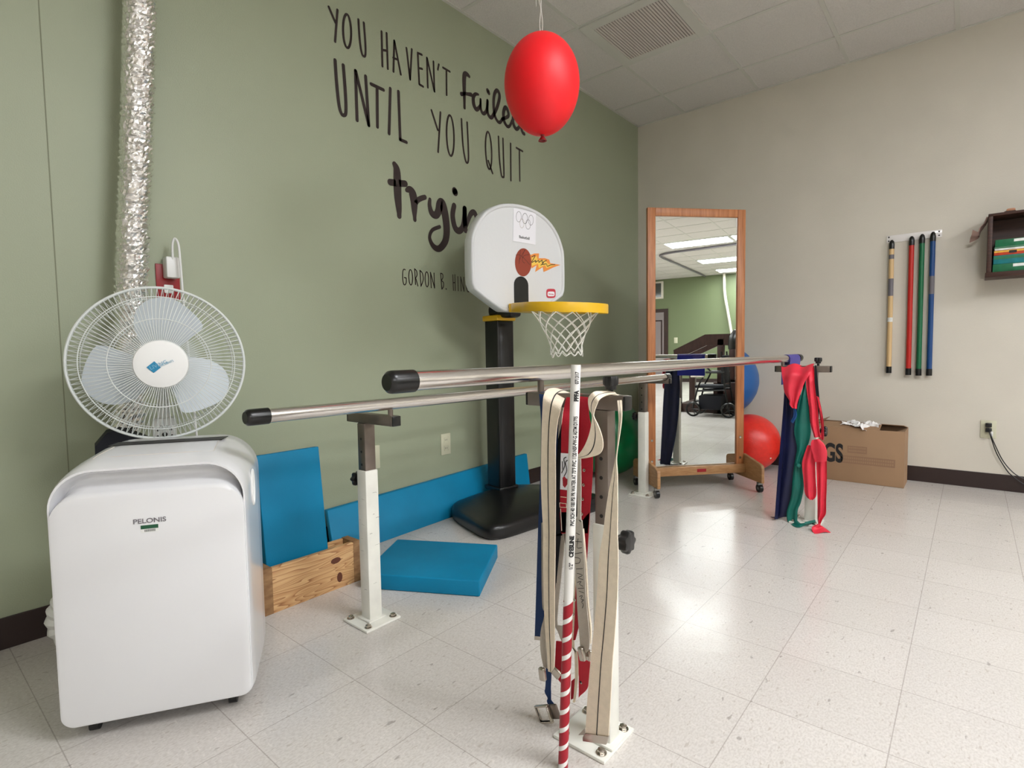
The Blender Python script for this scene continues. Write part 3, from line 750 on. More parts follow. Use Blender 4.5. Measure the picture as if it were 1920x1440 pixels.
b = B(); box(b, (-.063, -.063, .12), (.063, .063, 1.13), .012, mtx=hm, seg=3); box(b, (-.074, -.074, .115), (.074, .074, .142), .008, mtx=hm)
box(b, (-.055, -.055, .13), (.066, .055, 1.12), .02, mtx=hm); finish('hoop_pole', b, 'board_black', hoop)
b = B(); box(b, (-.072, -.072, 1.125), (.072, .072, 1.158), .008, mtx=hm); finish('pole_collar', b, 'yellow', hoop)
b = B(); box(b, (-.056, -.05, 1.15), (.06, .05, 1.225), .03, mtx=hm, seg=4); box(b, (.0, -.045, 1.14), (.16, .045, 1.28), .02, mtx=hm); finish('pole_head', b, 'board_black', hoop)
bo = [(-.125, 1.166), (-.16, 1.178), (-.31, 1.262), (-.333, 1.285), (-.345, 1.33), (-.345, 1.50), (-.335, 1.56), (-.30, 1.63), (-.24, 1.695), (-.15, 1.742), (-.05, 1.762)]
bo = bo + [(-s, z) for s, z in reversed(bo)]
def boff(pts, d, zc=1.46, sc_=.34): return [(s * (1 - d / .34), zc + (z - zc) * (1 - d / .3)) for s, z in pts]
q = cat(bo + bo[:1], 3)[:-1]
b = B(); R_ = []
for d, n_ in ((.004, -.062), (0, -.056), (0, .0), (.003, .007), (.010, .010), (.017, .007), (.020, -.001)): R_.append([b.verts.new(hp3(s, HB + n_, z)) for s, z in boff(q, d)])
for A, Bb in zip(R_, R_[1:]):
    for k in range(len(A)): b.faces.new((A[k], A[(k + 1) % len(A)], Bb[(k + 1) % len(A)], Bb[k]))
b.faces.new(R_[0]); b.faces.new(R_[-1]); board = finish('backboard', b, 'board_white', hoop, angle=50)
def hb(X, Y, e=.0):                                         # a point on the board's face (measured on a 7.58x enlargement)
    return atn(940 + X / 7.58, 380 + Y / 7.58, hp3(0, HB + e, 1.4), hn)
b = B(); sl = [(-.052, 1.17)] + [(.052 * math.cos(a), 1.318 + .048 * math.sin(a)) for a in [math.pi * (1 - k / 12) for k in range(13)]] + [(.052, 1.17)]
prism(b, [hp3(s, HB - .002, z) for s, z in sl], hn * .006); finish('mounting_slot', b, 'board_black', board, False)
# printed basketball with flame
b = B(); e0 = .0
prism(b, [hb(312 + 118 * math.cos(a), 848 + 200 * math.sin(a)) for a in [2 * math.pi * k / 40 for k in range(40)]], hn * .0006, 0)
for pts in ([(205, 745), (260, 745), (330, 800), (400, 880)], [(270, 670), (262, 760), (250, 870)], [(345, 665), (290, 740), (250, 830)], [(300, 790), (330, 750), (390, 740)], [(330, 670), (300, 760), (300, 830), (330, 860)]):
    stroke(b, [hb(x, y) + hn * .0004 for x, y in cat(pts, 4)], .0022, hn, .0005, 1)
fl = [(410, 745), (470, 722), (535, 722), (530, 790), (620, 790), (680, 810), (695, 860), (840, 885), (740, 920), (660, 960), (600, 985), (590, 915), (480, 985), (500, 890), (430, 935)]
prism(b, [hb(x, y) + hn * .0002 for x, y in fl], hn * .0004, 2)
fl2 = [(430, 780), (500, 760), (515, 815), (620, 815), (665, 870), (760, 885), (640, 930), (620, 890), (530, 930), (520, 870), (430, 900)]
prism(b, [hb(x, y) + hn * .0004 for x, y in fl2], hn * .0005, 3)
for pts in ([(430, 770), (480, 750), (455, 800), (430, 850), (490, 820), (480, 850), (530, 820), (530, 850), (580, 815), (575, 850), (640, 820)], [(560, 890), (600, 850), (580, 880), (640, 870), (650, 905), (700, 885), (760, 880)]):
    stroke(b, [hb(x, y) + hn * .0008 for x, y in cat(pts, 3)], .0042, hn, .0004, 4)
finish('printed_logo', b, ['orange_ball', 'orange_dark', 'flame', 'flame_yellow', 'ink'], board, False, label='printed orange basketball with flames')
b = B()
def rr(cx, cy, wx, wy, n=20, e=.5): return [(cx + wx * math.copysign(abs(math.cos(a)) ** e, math.cos(a)), cy + wy * math.copysign(abs(math.sin(a)) ** e, math.sin(a))) for a in [2 * math.pi * k / n for k in range(n)]]
prism(b, [hb(x, y) for x, y in rr(705, 1290, 66, 66)], hn * .0005, 0); prism(b, [hb(x, y) + hn * .0004 for x, y in rr(706, 1297, 50, 34)], hn * .0004, 1)
text_bm(b, 'little tikes', .0105, hb(706, 1308) + hn * .001, hu, (0, 0, 1), .0002, bold=.0002)
for f in b.faces:
    pass
finish('maker_badge', b, ['logo_red', 'paper'], board, False, label='small red and white oval badge')
b = B(); box(b, (-.1, -.02, -.02), (.1, .02, .02)); b.free()
# yellow rim: mounting block, ring, droops slightly
RZ0, RZ1 = 1.188, 1.152
def rz(n_): return RZ0 + (RZ1 - RZ0) * (n_ - HB) / .57
b = B(); rc = 1.155; ro_, ri_ = .225, .187; N = 72
outer, inner = [], []
for k in range(N):
    a = 2 * math.pi * k / N; inner.append((ri_ * math.sin(a), rc - ri_ * math.cos(a)))
    s, n_ = ro_ * math.sin(a), rc - ro_ * math.cos(a)
    if math.cos(a) > 0.25: s = math.copysign(min(.125, max(abs(s), .125)), s if abs(s) > 1e-6 else 1) if abs(s) < .125 or True else s; n_ = HB + .008 if abs(math.sin(a)) < .45 else HB + .008 + (rc - HB) * .55 * (abs(math.sin(a)) - .45) / .52
    outer.append((s, n_))
outer = [(( ro_ * math.sin(2 * math.pi * k / N)), rc - ro_ * math.cos(2 * math.pi * k / N)) for k in range(N)]
oo = []
for s, n_ in outer:
    if n_ < rc - .12:
        f = (rc - .12 - n_) / (ro_ - .12); n_ = n_ + (HB + .008 - n_) * f; s = s if abs(s) > .1 else math.copysign(.1, s) if abs(s) > .001 else s
    oo.append((s, n_))
V4 = []
for k in range(N):
    s, n_ = oo[k]; si, ni = inner[k]
    V4.append([b.verts.new(hp3(*p)) for p in ((s * .985, n_, rz(n_) + .021), (s, n_, rz(n_) + .016), (s, n_, rz(n_) - .021), (s * .985, n_, rz(n_) - .026), (si, ni, rz(ni) - .018), (si, ni, rz(ni) + .018))])
for k in range(N):
    A, Bb = V4[k], V4[(k + 1) % N]
    for j in range(6): b.faces.new((A[j], A[(j + 1) % 6], Bb[(j + 1) % 6], Bb[j]))
rim = finish('rim', b, 'yellow', hoop, angle=35)
b = B(); nn_ = 12; lv = 7
def npnt(i, j):                                             # net node i (angle, half steps), level j
    t = j / lv; r = .18 * (1 - t) ** 1.5 + .085 * (1 - (1 - t) ** 1.5); r = .18 + (.083 - .18) * min(1, (t * 1.25)) ** .7 if t < 1 else .083
    z = -.018 - t * .21; a = math.pi * 2 * i / (2 * nn_)
    n0 = rc + .0 - r * math.cos(a) + .012 * t; return hp3(r * math.sin(a), n0 , rz(rc - .18 * math.cos(a) * (1 - t)) + z + .006 * math.sin(i * 2.1) * t)
for i in range(0, 2 * nn_, 2):
    for d in (-1, 1): tube(b, cat([npnt(i + d * (j), j) for j in range(lv + 1)], 2), .0026, 6)
for i in range(2 * nn_):
    if (i + lv) % 2 == 0: tube(b, cat([npnt(i - 1, lv), npnt(i, lv) + Vector((0, 0, -.02 - .006 * math.sin(i * 5))), npnt(i + 1, lv)], 4), .0028, 6)
finish('net', b, 'net', hoop)
# paper taped on the board: a thing of its own
sg = thing('paper_sign', 'white paper sheet with five rings taped to the backboard', 'sign', tuple(hb(330, 330)))
b = B(); prism(b, [hb(x, y, .001) for x, y in ((172, 75), (492, 150), (485, 600), (165, 545))], hn * .0006); finish('sheet', b, 'paper', sg, False)
b = B()
for (x, y, rx, ry, mi) in ((247, 200, 36, 74, 0), (335, 225, 36, 74, 1), (420, 248, 34, 72, 0), (292, 295, 30, 64, 2), (380, 310, 34, 68, 0)):
    stroke(b, [hb(x + rx * math.cos(a), y + ry * math.sin(a), .0018) for a in [2 * math.pi * k / 30 for k in range(31)]], .0022, hn, .0003, mi)
finish('ring_drawing', b, ['ink_grey', 'ink', 'canvas_grey'], sg, False)
b = B(); xd = (hb(410, 515) - hb(245, 485)).normalized(); text_bm(b, 'Basketball', .022, hb(328, 515, .0018), xd, (0, 0, 1), .0002, bold=.0002, sx=.9); finish('lettering', b, 'ink', sg, False)

# ================================================================== BLUE FOAM MATS, WOOD FRAME
def mat_poly(name, top, bot, label, cat_, m='blue_foam', bev=.006, group=None):
    bm = B(); A = [bm.verts.new(p) for p in top]; C_ = [bm.verts.new(p) for p in bot]
    bm.faces.new(A); bm.faces.new(C_[::-1])
    for k in range(4): bm.faces.new((A[k], C_[k], C_[(k + 1) % 4], A[(k + 1) % 4]))
    bmesh.ops.bevel(bm, geom=list(bm.edges), offset=bev, segments=3, profile=.5, affect='EDGES')
    c = sum((Vector(p) for p in bot), Vector()) / 4
    return tag(finish(name, bm, m, None, loc=tuple(c)), label, cat_, group)
p0, p1, p2 = Vector((.326, -3.094, 0)), Vector((.753, -2.857, 0)), Vector((.965, -3.201, 0)); p3 = p0 + p2 - p1
zt = Vector((0, 0, .064))
mat_poly('foam_mat', [p + zt for p in (p0, p1, p2, p3)], [p + Vector((0, 0, .0005)) for p in (p0, p1, p2, p3)], 'thick blue foam mat lying flat on the floor before the hoop base', 'foam mat')
# long mat on its edge along the wall
a0, a1 = Vector((.168, -3.33, 0)), Vector((.095, -1.775, 0)); t0, t1 = Vector((.045, -3.29, .198)), Vector((.03, -1.735, .232)); th = Vector((-.035, 0, -.012)); th = Vector((-.028, 0, 0))
mat_poly('foam_mat', [a0, a1, t1 + Vector((.006, 0, 0)), t0 + Vector((.006, 0, 0))], [a0 + th, a1 + th, t1 + th * .8, t0 + th * .8], 'long narrow blue foam mat standing on edge along the green wall', 'foam mat', bev=.004)
# large square mat leaning on the wall
F0, F1 = Vector((.432, 0, .008)), Vector((.372, 0, .571)); FT_ = Vector((-.032, 0, -.003))
fy0, fy1 = -3.762, -3.509
mat_poly('foam_mat', [Vector((p.x, yy, p.z)) for p, yy in ((F0, fy1), (F1, fy1), (F1, fy0), (F0, fy0))], [Vector((p.x, yy, p.z)) + FT_ for p, yy in ((F0, fy1), (F1, fy1), (F1, fy0), (F0, fy0))], 'upright blue foam board standing inside the pine frame beside the air conditioner', 'foam mat', bev=.003)
# shallow pine frame
wf = thing('wooden_box_frame', 'shallow knotty pine box frame on the floor beside the air conditioner', 'wooden frame', (.35, -3.6, 0))
X0, X1, Y0, Y1, ZH = .375, .462, -3.80, -3.392, .172
b = B(); box(b, (X1 - .02, Y0 + .036, 0), (X1, Y1 - .03, ZH - .003), .0015); frt = finish('front_board', b, 'pine', wf)
for yy, zz, ry, rz_ in ((Y0 + .295, .118, .022, .012), (Y0 + .31, .045, .012, .020)):
    b = B(); prism(b, [(X1 + .0002, yy + ry * math.cos(a), zz + rz_ * math.sin(a)) for a in [2 * math.pi * k / 18 for k in range(18)]], (.0006, 0, 0)); finish('knot', b, 'knot', frt, False)
b = B(); box(b, (X0, Y0 + .036, 0), (X0 + .012, Y1 - .03, ZH - .003), .0015); finish('back_board', b, 'pine', wf)
for y0, y1 in ((Y0, Y0 + .036), (Y1 - .03, Y1)):
    b = B(); box(b, (X0, y0, 0), (X1 + .001, y1, ZH), .0015); finish('end_board', b, 'pine_end', wf)

# ================================================================== BALLS
def ball(c, r, m, label, plug=None):
    c = Vector(c); o = thing('exercise_ball', label, 'ball', (c.x, c.y, c.z - r))
    bm = B(); pr_ = [(r * math.sin(math.pi * k / 48) * (1 + (.004 if k % 4 == 0 and 8 < k < 40 else 0)), -r * math.cos(math.pi * k / 48)) for k in range(49)]
    pr_[0] = (0, -r); pr_[-1] = (0, r)
    lathe(bm, pr_, c, plug or (.3, .2, .9), 72); finish('ball_skin', bm, m, o, angle=80)
    return o
rb = ball((1.098, -.31, .217), .217, 'red_ball', 'red exercise ball on the floor to the right of the mirror')
ball((.30, -1.09, .29), .286, 'green_ball', 'green exercise ball on the floor behind the mirror foot in the corner')
ball((.862, -.29, .69), .283, 'blue_ball', 'blue exercise ball resting above the red ball behind the mirror')
b = B(); c = at(1447, 862, 1, -.42)
for dx in (-.006, .006): cyl(b, rb.location + Vector((0, 0, .217)) + (c - rb.location - Vector((0, 0, .217))).normalized() * .216 + Vector((dx, 0, 0)), rb.location + Vector((0, 0, .217)) + (c - rb.location - Vector((0, 0, .217))).normalized() * .2195 + Vector((dx, 0, 0)), .006, 12)
finish('valve', b, 'canvas', rb)

# ================================================================== STANDING MIRROR
ML, MR = Vector((.757, -1.357, 0)), Vector((1.210, -.844, 0)); mu_ = (MR - ML).normalized(); mn = Vector((mu_.y, -mu_.x, 0)); MW = (MR - ML).length
def mp_(s, n, z): return ML + mu_ * s + mn * n + Vector((0, 0, z))
mir = thing('standing_mirror', 'tall oak framed posture mirror on casters in the corner of the room', 'mirror', tuple((ML + MR) / 2))
mm = Matrix.Translation(ML) @ Matrix.Rotation(math.atan2(mu_.y, mu_.x), 4, 'Z')      # local x along width, -y towards the room
FT, FB, FW = 1.860, .098, .054
b = B(); box(b, (0, -.012, FB), (FW, .016, FT), .003, mtx=mm); finish('frame_stile', b, 'oak', mir)
b = B(); box(b, (MW - FW, -.012, FB), (MW, .016, FT), .003, mtx=mm); finish('frame_stile', b, 'oak', mir)
b = B(); box(b, (FW, -.0118, FT - .052), (MW - FW, .0155, FT), .003, mtx=mm); finish('frame_rail', b, 'oak', mir)
b = B(); box(b, (-.01, -.03, FB + .001), (MW + .01, -.0125, FB + .06), .003, mtx=mm); rl = finish('bottom_rail', b, 'oak_foot', mir)
b = B(); box(b, (MW * .5 - .005, -.032, FB + .02), (MW * .5 + .06, -.0302, FB + .042), .001, mtx=mm); finish('nameplate', b, 'red_box', rl)
b = B(); box(b, (FW - .004, -.0005, FB + .04), (MW - FW + .004, .003, FT - .05), mtx=mm); finish('mirror_glass', b, 'mirror_glass', mir, False)
b = B(); box(b, (FW - .004, .0035, FB + .03), (MW - FW + .004, .012, FT - .05), mtx=mm); finish('backing_board', b, 'cardboard_in', mir, False)
for s0 in (-.022, MW + .001):
    b = B(); pts = [(-.20, .062), (-.20, .155), (-.185, .172), (-.02, .215), (.02, .215), (.185, .172), (.205, .155), (.205, .062)]
    pts = [(-.215, .066), (-.215, .15), (-.2, .168), (-.19, .17), (.0, .2), (.17, .17), (.2, .15), (.2, .066)]
    pts = [(-.215, .066), (-.215, .165), (-.208, .18), (-.19, .188), (.0, .225), (.17, .188), (.19, .18), (.2, .165), (.2, .066)]
    A = [mm @ Vector((s0, y, z)) for y, z in pts]; prism(b, A, mu_ * .021); bmesh.ops.bevel(b, geom=list(b.edges), offset=.002, segments=2, affect='EDGES')
    finish('foot', b, 'oak_foot', mir)
    for yy in (-.18, .17):
        b = B(); c = mm @ Vector((s0 + .0105, yy, .028)); cyl(b, c - mu_ * .011, c + mu_ * .011, .027, 24, 0)
        cyl(b, c - mu_ * .013, c + mu_ * .013, .009, 12, 1); box(b, (s0 - .006, yy - .012, .05), (s0 + .027, yy + .012, .0665), .002, mi=1, mtx=mm); finish('caster', b, ['black_rubber', 'caster_metal'], mir)
for s0 in (.027, MW - .027):
    for zz in (.2, .34):
        b = B(); lathe(b, [(.009, 0), (.008, .003), (0, .004)], mm @ Vector((s0, -.012, zz)), mn, 14); finish('screw_cap', b, 'nickel', mir)

# ================================================================== CARDBOARD BOX
bx = thing('cardboard_box', 'open brown cardboard box printed GS against the beige wall', 'box', (1.80, -.2, 0))
Xa, Xb, Ya, Yb, Zb = 1.50, 2.069, -.302, -.06, .375
b = B(); tk = .004
box(b, (Xa, Ya, .001), (Xb, Ya + tk, Zb), .001); box(b, (Xa, Yb - tk, .001), (Xb, Yb, Zb), .001); box(b, (Xa, Ya + tk, .001), (Xa + tk, Yb - tk, Zb)); box(b, (Xb - tk, Ya + tk, .001), (Xb, Yb - tk, Zb)); box(b, (Xa + tk, Ya + tk, .001), (Xb - tk, Yb - tk, .006))
finish('box_body', b, 'cardboard', bx)
def flap(pts, label=None):
    bm = B(); prism(bm, pts, (0, 0, .004)); return finish('flap', bm, 'cardboard', bx, False)
flap([(Xa, Ya, Zb), (1.93, Ya, Zb), (1.93, -.20, Zb + .024), (Xa, -.20, Zb + .03)])
flap([(Xa, Yb, Zb), (Xb, Yb, Zb), (Xb - .02, -.14, Zb + .02), (Xa, -.14, Zb + .03)])
flap([(Xb, Ya + .01, Zb), (Xb, Yb - .01, Zb), (Xb - .07, Yb - .03, Zb - .03), (Xb - .08, Ya + .03, Zb - .03)])
flap([(Xa + .0, Ya + .01, Zb + .005), (Xa, Yb - .01, Zb + .005), (Xa + .10, Yb - .05, Zb + .05), (Xa + .10, Ya + .05, Zb + .045)])
b = B(); text_bm(b, 'GS', .178, (1.600, Ya - .0004, .135), (1, 0, 0), (0, 0, 1), .0003, 'LEFT', bold=.006, sx=.56); finish('box_lettering', b, 'ink', bx, False, label='large black letters GS')
b = B(); box(b, (1.745, Ya - .0006, .205), (1.86, Ya, .255)); box(b, (1.70, Ya - .0006, .130), (2.02, Ya, .185)); finish('printed_panel', b, 'box_print', bx, False)
b = B()
text_bm(b, 'HANDLE', .03, (1.757, Ya - .0012, .218), (1, 0, 0), (0, 0, 1), .0002, 'LEFT', sx=.9); b.clear()
for z0 in (.215, .236):
    for k in range(9): box(b, (1.752 + k * .0115, Ya - .0010, z0), (1.760 + k * .0115, Ya - .0006, z0 + .012))
for z0 in (.140, .162):
    for k in range(24): box(b, (1.708 + k * .0128, Ya - .0010, z0), (1.7165 + k * .0128, Ya - .0006, z0 + .013))
finish('printed_rows', b, 'cardboard', bx, False)
b = B(); rnd = random.Random(8); n1, n2 = 22, 10; g = []
for i in range(n1 + 1):
    row = []
    for j in range(n2 + 1):
        u_, v_ = i / n1, j / n2
        row.append(b.verts.new((1.70 + .22 * u_ + rnd.uniform(-.006, .006), -.30 + .12 * v_ + .03 * math.sin(u_ * 9) * (1 - v_), Zb + .008 + .036 * abs(math.sin(u_ * 7 + v_ * 3)) * (v_ * .6 + .3) + rnd.uniform(0, .014) - (.028 * (1 - v_) if u_ > .55 and v_ < .3 else 0))))
    g.append(row)
for i in range(n1):
    for j in range(n2): b.faces.new((g[i][j], g[i + 1][j], g[i + 1][j + 1], g[i][j + 1]))
ti = finish('tissue_paper', b, 'tissue', None, smooth=False, loc=(1.8, -.22, Zb)); tag(ti, 'crumpled white tissue paper on top of the cardboard box', 'paper')

# ================================================================== WALL ITEMS ON THE BEIGE WALL
rk = thing('stick_rack', 'clear plastic strip rack on the beige wall holding four sticks', 'rack', (2.065, 0, 1.69))
b = B(); box(b, (1.912, -.006, 1.662), (2.218, 0, 1.712), .002); finish('rack_strip', b, 'clear', rk)
for xx in (1.925, 2.203):
    for zz in (1.674, 1.70):
        b = B(); lathe(b, [(.005, .006), (.004, .008), (0, .0085)], (xx, 0, zz), (0, -1, 0), 12); finish('screw', b, 'slot_dark', rk)
def stick(x, m, label, extras, ztop=1.692, zbot=.742):
    t = thing('weighted_bar', label, 'exercise bar', (x, -.026, zbot), 'coloured bars hanging on the beige wall')
    b = B(); cyl(b, (x, -.026, zbot + .03), (x, -.026, ztop - .05), .0152, 24); o = finish('bar_tube', b, m, t)
    b = B(); lathe(b, [(.0165, 0), (.0168, -.006), (.0168, .004), (.0165, .04), (0, .04)], (x, -.026, zbot), (0, 0, 1), 24); finish('end_cap', b, 'black_rubber', t)
    b = B(); lathe(b, [(.0165, -.062), (.0165, -.03), (.013, -.01), (.006, 0), (0, 0)], (x, -.026, ztop), (0, 0, 1), 24)
    finish('hanging_cap', b, 'black_rubber', t)
    b = B(); cyl(b, (x, -.006, ztop - .012), (x, -.014, ztop - .012), .005, 12); finish('hanging_loop', b, 'nickel', t)
    for z0, z1, mm_ in extras:
        b = B(); cyl(b, (x, -.026, z0), (x, -.026, z1), .0156, 24); finish('bar_label', b, mm_, t)
stick(1.945, 'tan_tube', 'tan exercise bar with dark labels, leftmost on the wall rack', [(1.545, 1.575, 'label_grey'), (1.29, 1.41, 'label_grey'), (1.11, 1.14, 'game_white')], 1.676, .757)
stick(2.057, 'red_tube', 'red exercise bar hanging on the wall rack beside the green bar', [], 1.686, .745)
stick(2.114, 'green_tube', 'green exercise bar hanging between the red and blue bars', [])
stick(2.172, 'blue_tube', 'blue exercise bar with grey label, rightmost on the wall rack', [(1.285, 1.405, 'label_grey')], 1.698, .742)

ot = thing('wall_outlet', 'beige wall outlet with black plugs at right of the cardboard box', 'outlet', (2.486, 0, .39))
b = B(); box(b, (2.446, -.006, .334), (2.524, 0, .449), .002); finish('outlet_plate', b, 'plate_beige', ot)
cd_ = thing('power_cord', 'two black cords plugged into the beige wall outlet', 'cord', (2.49, -.02, .39))
for z0 in (.375, .408):
    b = B(); box(b, (2.470, -.032, z0), (2.502, -.006, z0 + .026), .004); finish('plug', b, 'black_plastic', cd_)
b = B(); box(b, (2.497, -.036, .352), (2.508, -.02, .382), .003); finish('plug_tab', b, 'white_plastic2', cd_)
for q in ([(2.49, -.034, .38), (2.50, -.04, .34), (2.53, -.035, .24), (2.58, -.03, .14), (2.61, -.03, .105), (2.68, -.035, .05), (2.8, -.05, .006), (3.1, -.06, .006)], [(2.495, -.034, .37), (2.515, -.045, .31), (2.56, -.04, .2), (2.615, -.035, .125), (2.67, -.03, .09), (2.75, -.04, .04), (2.9, -.08, .006), (3.1, -.1, .006)]):
    b = B(); tube(b, cat(q, 6), .003, 8); finish('cord', b, 'black_plastic', cd_)

# wall crate with games
sh = thing('wall_shelf', 'dark brown wooden crate shelf on the beige wall at the right edge', 'shelf', (2.75, 0, 1.35))
sx0, sx1, sy, sz0, sz1 = 2.447, 3.02, -.2, 1.352, 1.737
for lo, hi in (((sx0, sy, sz0 + .03), (sx0 + .022, 0, sz1 - .016)), ((sx1 - .022, sy, sz0 + .03), (sx1, 0, sz1 - .016))):
    b = B(); box(b, lo, hi, .002); finish('side_panel', b, 'shelf_wood', sh)
b = B(); box(b, (sx0 - .006, sy - .004, sz0), (sx1 + .006, 0, sz0 + .03), .003); finish('bottom_panel', b, 'shelf_wood', sh)
b = B(); box(b, (sx0, sy, sz1 - .016), (sx1, 0, sz1), .002); finish('top_panel', b, 'shelf_wood', sh)
b = B(); box(b, (sx0 + .022, -.01, sz0 + .03), (sx1 - .022, 0, sz1 - .016)); finish('back_panel', b, 'shelf_wood', sh)
z = sz0 + .03
for i, (h, m1, m2, lab) in enumerate(((.048, 'game_green', 'game_white', 'green and white striped game box, at the bottom of the stack in the wall crate'), (.052, 'game_teal', 'game_green', 'teal game box with dark picture, second from the bottom in the wall crate'), (.03, 'game_red', 'game_yellow', 'thin orange and yellow game box in the middle of the stack in the wall crate'), (.02, 'game_white', 'game_green', 'thin white game box below the topmost green one in the wall crate'), (.045, 'game_green', 'game_white', 'green game box with white markings on top of the stack in the wall crate'))):
    t = thing('game_box', lab, 'game box', (2.72, -.11, z), 'board game boxes in the wall crate')
    b = B(); box(b, (sx0 + .028 + .002 * i, sy + .012, z), (sx0 + .33, -.02, z + h - .001), .001); finish('box_lid', b, m1, t)
    b = B(); box(b, (sx0 + .03 + (.09 if i in (0, 4) else .002), sy + .0112, z + h * .55), (sx0 + .328, sy + .0118, z + h * .9)); finish('printed_stripe', b, m2, t, False)
    if i == 2:
        b = B(); box(b, (sx0 + .10, sy + .0104, z + h * .3), (sx0 + .135, sy + .011, z + h * .8)); finish('printed_mark', b, 'ink', t, False)
    z += h
b = B(); box(b, (2.52, -.13, sz1), (2.575, -.07, sz1 + .018), .006, mi=1); box(b, (2.53, -.128, sz1 + .014), (2.572, -.075, sz1 + .032), .008); o = finish('wooden_block', b, ['tan_item', 'shelf_wood'], None, loc=(2.55, -.1, sz1)); tag(o, 'small tan and brown wooden piece on top of the wall crate', 'ornament')
b = B(); rws = [((2.446, -.12, 1.735), (2.446, -.06, 1.735)), ((2.435, -.13, 1.70), (2.43, -.05, 1.69)), ((2.415, -.15, 1.67), (2.405, -.05, 1.65)), ((2.405, -.14, 1.64), (2.40, -.07, 1.62)), ((2.375, -.16, 1.655), (2.36, -.06, 1.60))]
ribbon(b, rws, .004, 5, 6, .006, 1.5); o = finish('cloth_bow', b, 'pink_cloth', None, loc=(2.42, -.1, 1.68)); tag(o, 'pinkish cloth bow hanging off the left side of the wall crate', 'cloth')

# outlets on green wall
for (y0, y1, z0, z1, lab, recept) in ((-2.508, -2.432, .337, .462, 'ivory duplex outlet plate on the green wall left of the black hoop pole', True), (-3.015, -2.945, .338, .462, 'blank ivory wall plate beside the front left floor post', False)):
    t = thing('wall_plate', lab, 'wall plate', (0, (y0 + y1) / 2, z0)); b = B(); box(b, (0, y0, z0), (.006, y1, z1), .002); finish('plate', b, 'plate_beige', t)
    yc = (y0 + y1) / 2
    if recept:
        for zz in (z0 + .038, z1 - .038):
            b = B(); box(b, (.006, yc - .016, zz - .016), (.0075, yc + .016, zz + .016), .002)
            for dy in (-.006, .006): box(b, (.0075, yc + dy - .0012, zz - .004), (.008, yc + dy + .0012, zz + .006), mi=1)
            finish('receptacle', b, ['plate_beige', 'slot_dark'], t, False)
    else:
        for zz in (z0 + .012, z1 - .012):
            b = B(); lathe(b, [(.003, .006), (.003, .007), (0, .0075)], (0, yc, zz), (1, 0, 0), 10); finish('screw', b, 'nickel', t)

# ================================================================== STRAPS ON THE FRONT RIGHT POST
def Q(s, ox, oy): return lambda r: (ox + r[0] / s, oy + r[1] / s, ox + r[2] / s, oy + r[3] / s) + tuple(r[4:])
c5, c6 = Q(4.235, 960, 660), Q(3.0, 960, 960)
def strap(name, label, cat_, rows, y, m, stripe=False, group=None, **k):
    R3 = P3(rows, y); top = R3[0][0].copy()
    t = thing(name, label, cat_, tuple(top), group)
    b = B(); ribbon(b, R3, **k); finish('webbing', b, m, t, angle=60)
    if stripe:
        b = B(); mid = []
        for a, c in R3:
            mm_ = (a + c) / 2; w_ = (c - a) * (.028 if stripe is True else stripe); mid.append((mm_ - w_, mm_ + w_))
        k2 = dict(k); k2['across'] = 1; k2['fold'] = 0; k2['th'] = k.get('th', .0025) + .0012
        ribbon(b, mid, **k2); finish('stripe', b, 'ink', t, angle=60)
    return t
bend = dict(n=6, th=.0022)
# navy belt, far left
nb_ = strap('gait_belt', 'navy blue belt hanging leftmost on the front right post', 'belt', [(1030, 738, 1046, 741, -3.545), (1012, 735, 1032, 738, -3.58), (1012, 748, 1034, 750, -3.598), (1015, 800, 1046, 800), (1013, 900, 1040, 900), (1009, 1000, 1034, 1000), (1006, 1100, 1028, 1100), (1003, 1193, 1021, 1195)], -3.602, 'navy_cloth', group='belts hung over the front right post', **bend)
b = B(); ribbon(b, P3([(1003, 1192, 1021, 1194), (1002.5, 1199, 1020, 1201)], -3.602), .004, 1); finish('belt_tip', b, 'nickel', nb_, label='grey metal belt tip')
# beige belt A draped, front and back layer
A_rows = [c5(r) for r in [(345, 1500, 395, 1500, -3.55), (345, 900, 392, 900, -3.545), (348, 560, 394, 590, -3.54), (372, 440, 418, 420, -3.54), (420, 330, 470, 345, -3.55), (372, 296, 452, 326, -3.562), (322, 290, 432, 345, -3.575), (275, 305, 412, 385, -3.60), (252, 350, 388, 450), (243, 480, 362, 560), (238, 620, 348, 700), (234, 800, 346, 850), (232, 1000, 347, 1050), (240, 1240, 346, 1250), (250, 1440, 345, 1440)]] + [c6(r) for r in [(176, 250, 243, 280), (180, 470, 240, 500), (186, 640, 240, 660), (200, 820, 238, 860), (205, 895, 232, 905)]]
bA = strap('gait_belt', 'natural canvas belt with dark centre stripe, looped over the left part of the post arm', 'belt', A_rows, -3.632, 'canvas', True, group='belts hung over the front right post', n=5, th=.003)
b = B(); ribbon(b, P3([c6(r) for r in [(168, 60, 180, 60), (172, 500, 182, 500), (188, 560, 196, 560), (165, 650, 205, 680), (158, 720, 202, 740), (162, 800, 205, 800), (178, 870, 205, 880)]], -3.625), .004, 5, 8, .002, 5); finish('elastic_keeper', b, 'canvas_grey', bA)
